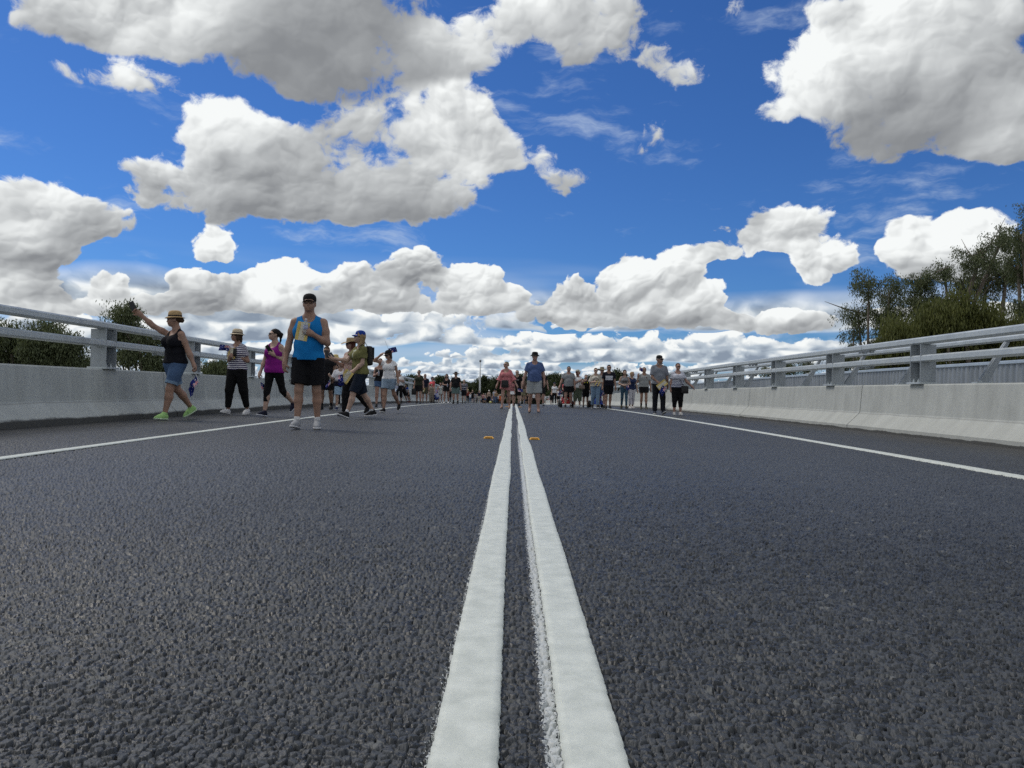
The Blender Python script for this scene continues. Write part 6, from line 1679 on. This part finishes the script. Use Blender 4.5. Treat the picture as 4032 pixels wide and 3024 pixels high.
# far walkers: distance follows from their height; feet hide behind the crest
far_list = [
 ('walker in a red top and yellow hat raising both hands to the face', 1841, 1532, 1.62, dict(topg=('tee', cloth('rust', (.26, .05, .035))), bot=('pants', BLK), hat=('bucket', (.62, .55, .28)), arms=(W((-.3, -.2, -1), (.3, -.5, .9)), W((.3, -.2, -1), (-.3, -.5, .9))))),
 ('far man in a dark shirt with one hand to his face', 1860, 1535, 1.72, dict(topg=('tee', cloth('charcoal', (.016, .016, .018))), bot=('shorts', BLK), arms=(W((-.5, -.2, -1), (.5, -.3, .9)), DOWN(1)))),
 ('far man in a navy shirt and pale shorts in front of the lamp post', 1887, 1536, 1.75, dict(w=1.1, topg=('tee', cloth('navy_tee', (.012, .014, .03))), bot=('shorts', cloth('pale_shorts', (.45, .43, .36)), dict(loose=.03)))),
 ('small far child in a dark top right of the lamp post', 1899, 1557, 1.2, dict(topg=('tee', cloth('navy_tee', (.012, .014, .03))), bot=('pants', cloth('navy_trousers', (.012, .015, .028))))),
 ('far girl in a cream top, blue shorts and white cap', 1910, 1550, 1.4, dict(fem=True, topg=('tee', cloth('cream_top', (.48, .36, .30))), bot=('shorts', JEAN), hat=('cap', (.6, .6, .6)))),
 ('far woman in a beige top, black trousers and white sun hat', 1925, 1535, 1.68, dict(fem=True, topg=('tee', cloth('sand', (.40, .30, .23))), bot=('pants', BLK), hat=('bucket', (.66, .66, .60)))),
 ('far man in a pale grey tee and jeans under a navy cap', 1947, 1533, 1.72, dict(topg=('tee', cloth('pale_tee', (.44, .46, .52))), bot=('pants', JEAN), hat=('cap', (.015, .017, .04)))),
 ('far child in a bright orange tee and large pale hat', 1969, 1553, 1.3, dict(topg=('tee', cloth('orange', (.72, .14, .02))), bot=('shorts', cloth('orange_shorts', (.55, .10, .02))), hat=('wild', (.50, .47, .38)))),
 ('far toddler in grey between the dark shirt and the lamp post', 1871, 1556, 1.25, dict(topg=('tee', cloth('heather', (.30, .31, .33))), bot=('shorts', cloth('cream', (.5, .5, .46))))),
 ('tiny far child in pale blue beside the lamp post', 1893, 1566, 1.05, dict(topg=('tee', cloth('sky_shorts', (.34, .48, .62))), bot=('shorts', BLK))),
 ('tiny far child in pink between the beige top and the grey tee', 1935, 1565, 1.05, dict(fem=True, topg=('tee', cloth('child_pink', (.50, .26, .26))), bot=('shorts', BLK))),
 ('tiny far child in white next to the pink child', 1941, 1567, 1.0, dict(topg=('tee', cloth('white', WHITE, amt=.04)), bot=('shorts', cloth('sage', (.10, .125, .085))))),
 ('far walker in dark green behind the child in orange', 1981, 1552, 1.5, dict(topg=('tee', cloth('bottle_green', (.02, .09, .05))), bot=('pants', BLK))),
 ('far walker in black between the lamp post and the beige top', 1918, 1548, 1.6, dict(topg=('tee', BLK), bot=('pants', BLK))),
 ('far child in black with pale legs behind the blue tee', 2077, 1551, 1.3, dict(topg=('tee', BLK), bot=('shorts', cloth('charcoal', (.016, .016, .018))))),
 ('far walker in teal beside the khaki shorts', 2045, 1540, 1.6, dict(topg=('tee', TEAL), bot=('pants', JEAN_D))),
 ('far walker in a white singlet seen between the legs of the man in blue', 2101, 1545, 1.6, dict(topg=('tank', cloth('white', WHITE, amt=.04)), bot=('pants', BLK))),
 ('far walker in maroon seen behind the man in blue', 2122, 1550, 1.6, dict(topg=('tee', cloth('maroon', (.11, .02, .03))), bot=('pants', BLK))),
 ('far walker in navy behind the woman in pink', 1997, 1545, 1.6, dict(topg=('tee', cloth('navy_tee', (.012, .014, .03))), bot=('shorts', cloth('khaki', (.28, .25, .16))))),
 ('far walker in a pale shirt at the left parapet behind the boy in stripes', 1812, 1540, 1.65, dict(topg=('tee', cloth('pale_tee', (.44, .46, .52))), bot=('shorts', JEAN_D))),
 ('far walker in grey close to the brown hatted man', 1776, 1528, 1.65, dict(topg=('tee', cloth('mid_grey', (.25, .26, .27))), bot=('pants', BLK))),
 ('far child in a purple top beside the girl with the balloon', 1722, 1525, 1.2, dict(fem=True, topg=('tee', cloth('lilac', (.22, .16, .42))), bot=('shorts', BLK))),
 ('tiny far walker in blue left of the man in blue', 2066, 1560, 1.5, dict(topg=('tee', cloth('mid_blue', (.05, .10, .3))), bot=('pants', BLK))),
 ('tiny far walker in tan left of the orange child', 1957, 1558, 1.5, dict(topg=('tee', cloth('tan_top', (.3, .2, .12))), bot=('pants', BLK))),
 ('tiny far walker in white left of the lamp post', 1880, 1562, 1.5, dict(topg=('tee', cloth('white', WHITE, amt=.04)), bot=('pants', JEAN_D))),
]
tops = [('a black tee', BLK), ('a grey tee', cloth('mid_grey', (.25, .26, .27))), ('a white tee', cloth('white', WHITE, amt=.04)), ('a navy top', cloth('navy_tee', (.012, .014, .03))), ('a dusty pink top', cloth('child_pink', (.50, .26, .26))), ('a teal top', TEAL), ('a tan shirt', cloth('tan_top', (.3, .2, .12)))]
where = {1712: 'left parapet end, beside the coral tee', 1781: 'brown hatted man', 1806: 'striped boy at the left parapet', 1851: 'red top walker', 1866: 'dark shirted man', 1877: 'lamp post on its left', 1903: 'small dark child by the lamp post', 1930: 'beige topped woman on her right', 1942: 'navy capped man on his left', 1953: 'navy capped man on his right',
         1963: 'orange child on its left', 1977: 'orange child on its right', 2005: 'pink dressed woman, seen past her hip', 2020: 'frilled white skirt', 2049: 'khaki shorts on their left', 2063: 'khaki shorts on their right', 2071: 'left leg of the blue tee man', 2090: 'left knee of the blue tee man', 2115: 'right knee of the blue tee man', 2138: 'white clad distant walker', 2160: 'far end of the right parapet', 2170: 'navy capped youngster on the left', 2208: 'red scooter on its left side'}
rq = random.Random(8)
for i, (x_, w_) in enumerate(where.items()):
    tn, tm = tops[(i * 3) % 7]
    far_list.append(('distant walker in %s near the %s' % (tn, w_), x_, rq.uniform(1536, 1562), rq.choice([1.45, 1.6, 1.7]), dict(topg=('tee', tm), bot=rq.choice([('pants', BLK), ('shorts', JEAN_D), ('shorts', BLK), ('pants', JEAN)]))))
rf = random.Random(3)
for i, (lab, px, top, Hm, kw) in enumerate(far_list):
    Yf = Hm * FPX / (1590 - top)
    kw.setdefault('arms', (DOWN(-1, rf.uniform(.1, .25)), DOWN(1, rf.uniform(.1, .25))))
    kw.setdefault('legs', walk(rf.choice('ab'), rf.uniform(.3, .8)))
    person(lab, px, 1590, top, Y=Yf, h=.028 if Yf < 70 else .034, rz=rf.uniform(-15, 15), glasses=None, hair=kw.pop('hair', ('short', rf.choice([HB, HBR, HBL]))), skin_t=rf.choice(['tan', 'fair', 'red']),
           shoes=('sneaker', rf.choice([BLACK, (.4, .4, .4), (.05, .05, .06)]), (.3, .3, .3)), group='distant walkers on the far side of the crest', mouth=False, **kw)

# ------------------------------------------------------------------ mobility scooters with riders among the walkers
def scooter(px, Y, c, label, rz=0):
    p = at_depth(px, 1590, Y)
    root = empty('mobility_scooter', (p.x, Y, zf(Y)), R(rz), label, 'mobility scooter', 'mobility scooters driven among the walkers')
    paint = simple('scooter_paint_%.2f_%.2f' % (c[0], c[2]), c, .25, noise_amt=.05); blk = simple('scooter_black', (.015, .015, .016), .5)
    for x, y in ((-.25, -.48), (.25, -.48), (-.27, .42), (.27, .42)):
        r = .14 if y < 0 else .155
        b = MB(); b.lathe([(r * .55, -.045), (r * .9, -.05), (r, -.03), (r, .03), (r * .9, .05), (r * .55, .045)], (x, y, r), 20, rot=Matrix.Rotation(math.pi / 2, 3, 'Y'))
        w = b.build('wheel', blk, root, smooth=True)
        b = MB(); b.lathe([(0, -.03), (r * .56, -.035), (r * .56, .035), (0, .03)], (x, y, r), 14, rot=Matrix.Rotation(math.pi / 2, 3, 'Y')); b.build('rim', simple('scooter_rim', (.4, .4, .42), .35, .6), w)
    b = MB(); b.box((0, -.02, .17), (.44, .78, .05)); b.build('floorboard', blk, root, bevel=.02)
    b = MB(); b.box((0, -.50, .30), (.40, .26, .26), taper=.62); b.box((0, -.58, .19), (.46, .16, .08)); b.build('front_shroud', paint, root, bevel=.04, smooth=True)
    b = MB(); b.box((0, .36, .32), (.42, .40, .26), taper=.8); b.build('rear_shroud', paint, root, bevel=.04, smooth=True)
    b = MB(); b.tube([(0, -.46, .40), (0, -.40, .62), (0, -.30, .88)], [.04, .032, .03], 10); b.build('tiller', blk, root, smooth=True)
    b = MB(); b.tube([(-.26, -.22, .90), (-.12, -.30, .92), (.12, -.30, .92), (.26, -.22, .90)], .016, 8); b.build('handlebar', blk, root, smooth=True)
    b = MB(); b.box((0, -.34, .88), (.18, .10, .12)); b.build('console', paint, root, bevel=.02)
    b = MB(); b.lathe([(0, -.012), (.035, -.010), (.045, .01), (.04, .03)], (0, -.635, .36), 14, rot=Matrix.Rotation(math.pi / 2, 3, 'X')); b.build('headlight', simple('lamp_glass', (.6, .62, .6), .15), root, smooth=True)
    b = MB(); b.box((0, -.50, .62), (.34, .20, .18), taper=1.1); b.build('basket', simple('basket_wire', (.05, .05, .05), .6), root, bevel=.01)
    b = MB(); b.tube([(0, .30, .4), (0, .30, .58)], .05, 8); b.box((0, .28, .62), (.46, .44, .10)); b.build('seat', blk, root, bevel=.03, smooth=True)
    b = MB(); b.box((0, .50, .86), (.44, .09, .46), rot=Matrix.Rotation(R(-8), 3, 'X')); b.build('backrest', blk, root, bevel=.03, smooth=True)
    for s in (-1, 1):
        b = MB(); b.box((s * .26, .28, .80), (.05, .30, .04)); b.build('armrest', blk, root, bevel=.01)
    return p
SIT = (legp(78, 5, 82, 0), legp(78, 5, 82, 0))
def rider(px, Y, top, label, **k):
    return person(label, px, 1590, top, Y=Y + .10, sink=.195, legs=SIT, arms=(dict(up=(.15, -.45, -.9), fore=(-.1, -1, -.05), grip=.8), dict(up=(.15, -.45, -.9), fore=(-.1, -1, -.05), grip=.8)), h=.016, **k)
scooter(2229, 33.5, (.42, .02, .02), 'red mobility scooter with black tyres behind the man in the plain grey tee')
rider(2227, 33.5, 1493, 'seated rider in a coral top on the red scooter, hidden behind the grey tee', fem=True, hair=('short', HGR), topg=('tee', cloth('coral', (.72, .11, .13))), bot=('pants', BLK))
scooter(2350, 33.0, (.02, .07, .42), 'blue mobility scooter seen between the woman in cuffed jeans and the bush hat')
rider(2352, 33.0, 1490, 'seated rider in navy on the blue scooter, hidden behind the cream tee', hair=('short', HGR), topg=('tee', cloth('navy_tee', (.012, .014, .03))), bot=('pants', cloth('navy_trousers', (.012, .015, .028))))
# small pale ball on the road near the far walkers
p = at_depth(1931, 1588, 52)
bl = empty('ball', (p.x, 52, zf(52) + .095), 0, 'small pale yellow ball at the feet of the far woman in beige', 'ball')
b = MB(); b.lathe([(0, -.09)] + [(.09 * math.cos(t), .09 * math.sin(t)) for t in np.linspace(-1.2, 1.2, 9)] + [(0, .09)], n=16); b.build('shell', simple('ball_yellow', (.62, .58, .22), .5), bl, smooth=True)
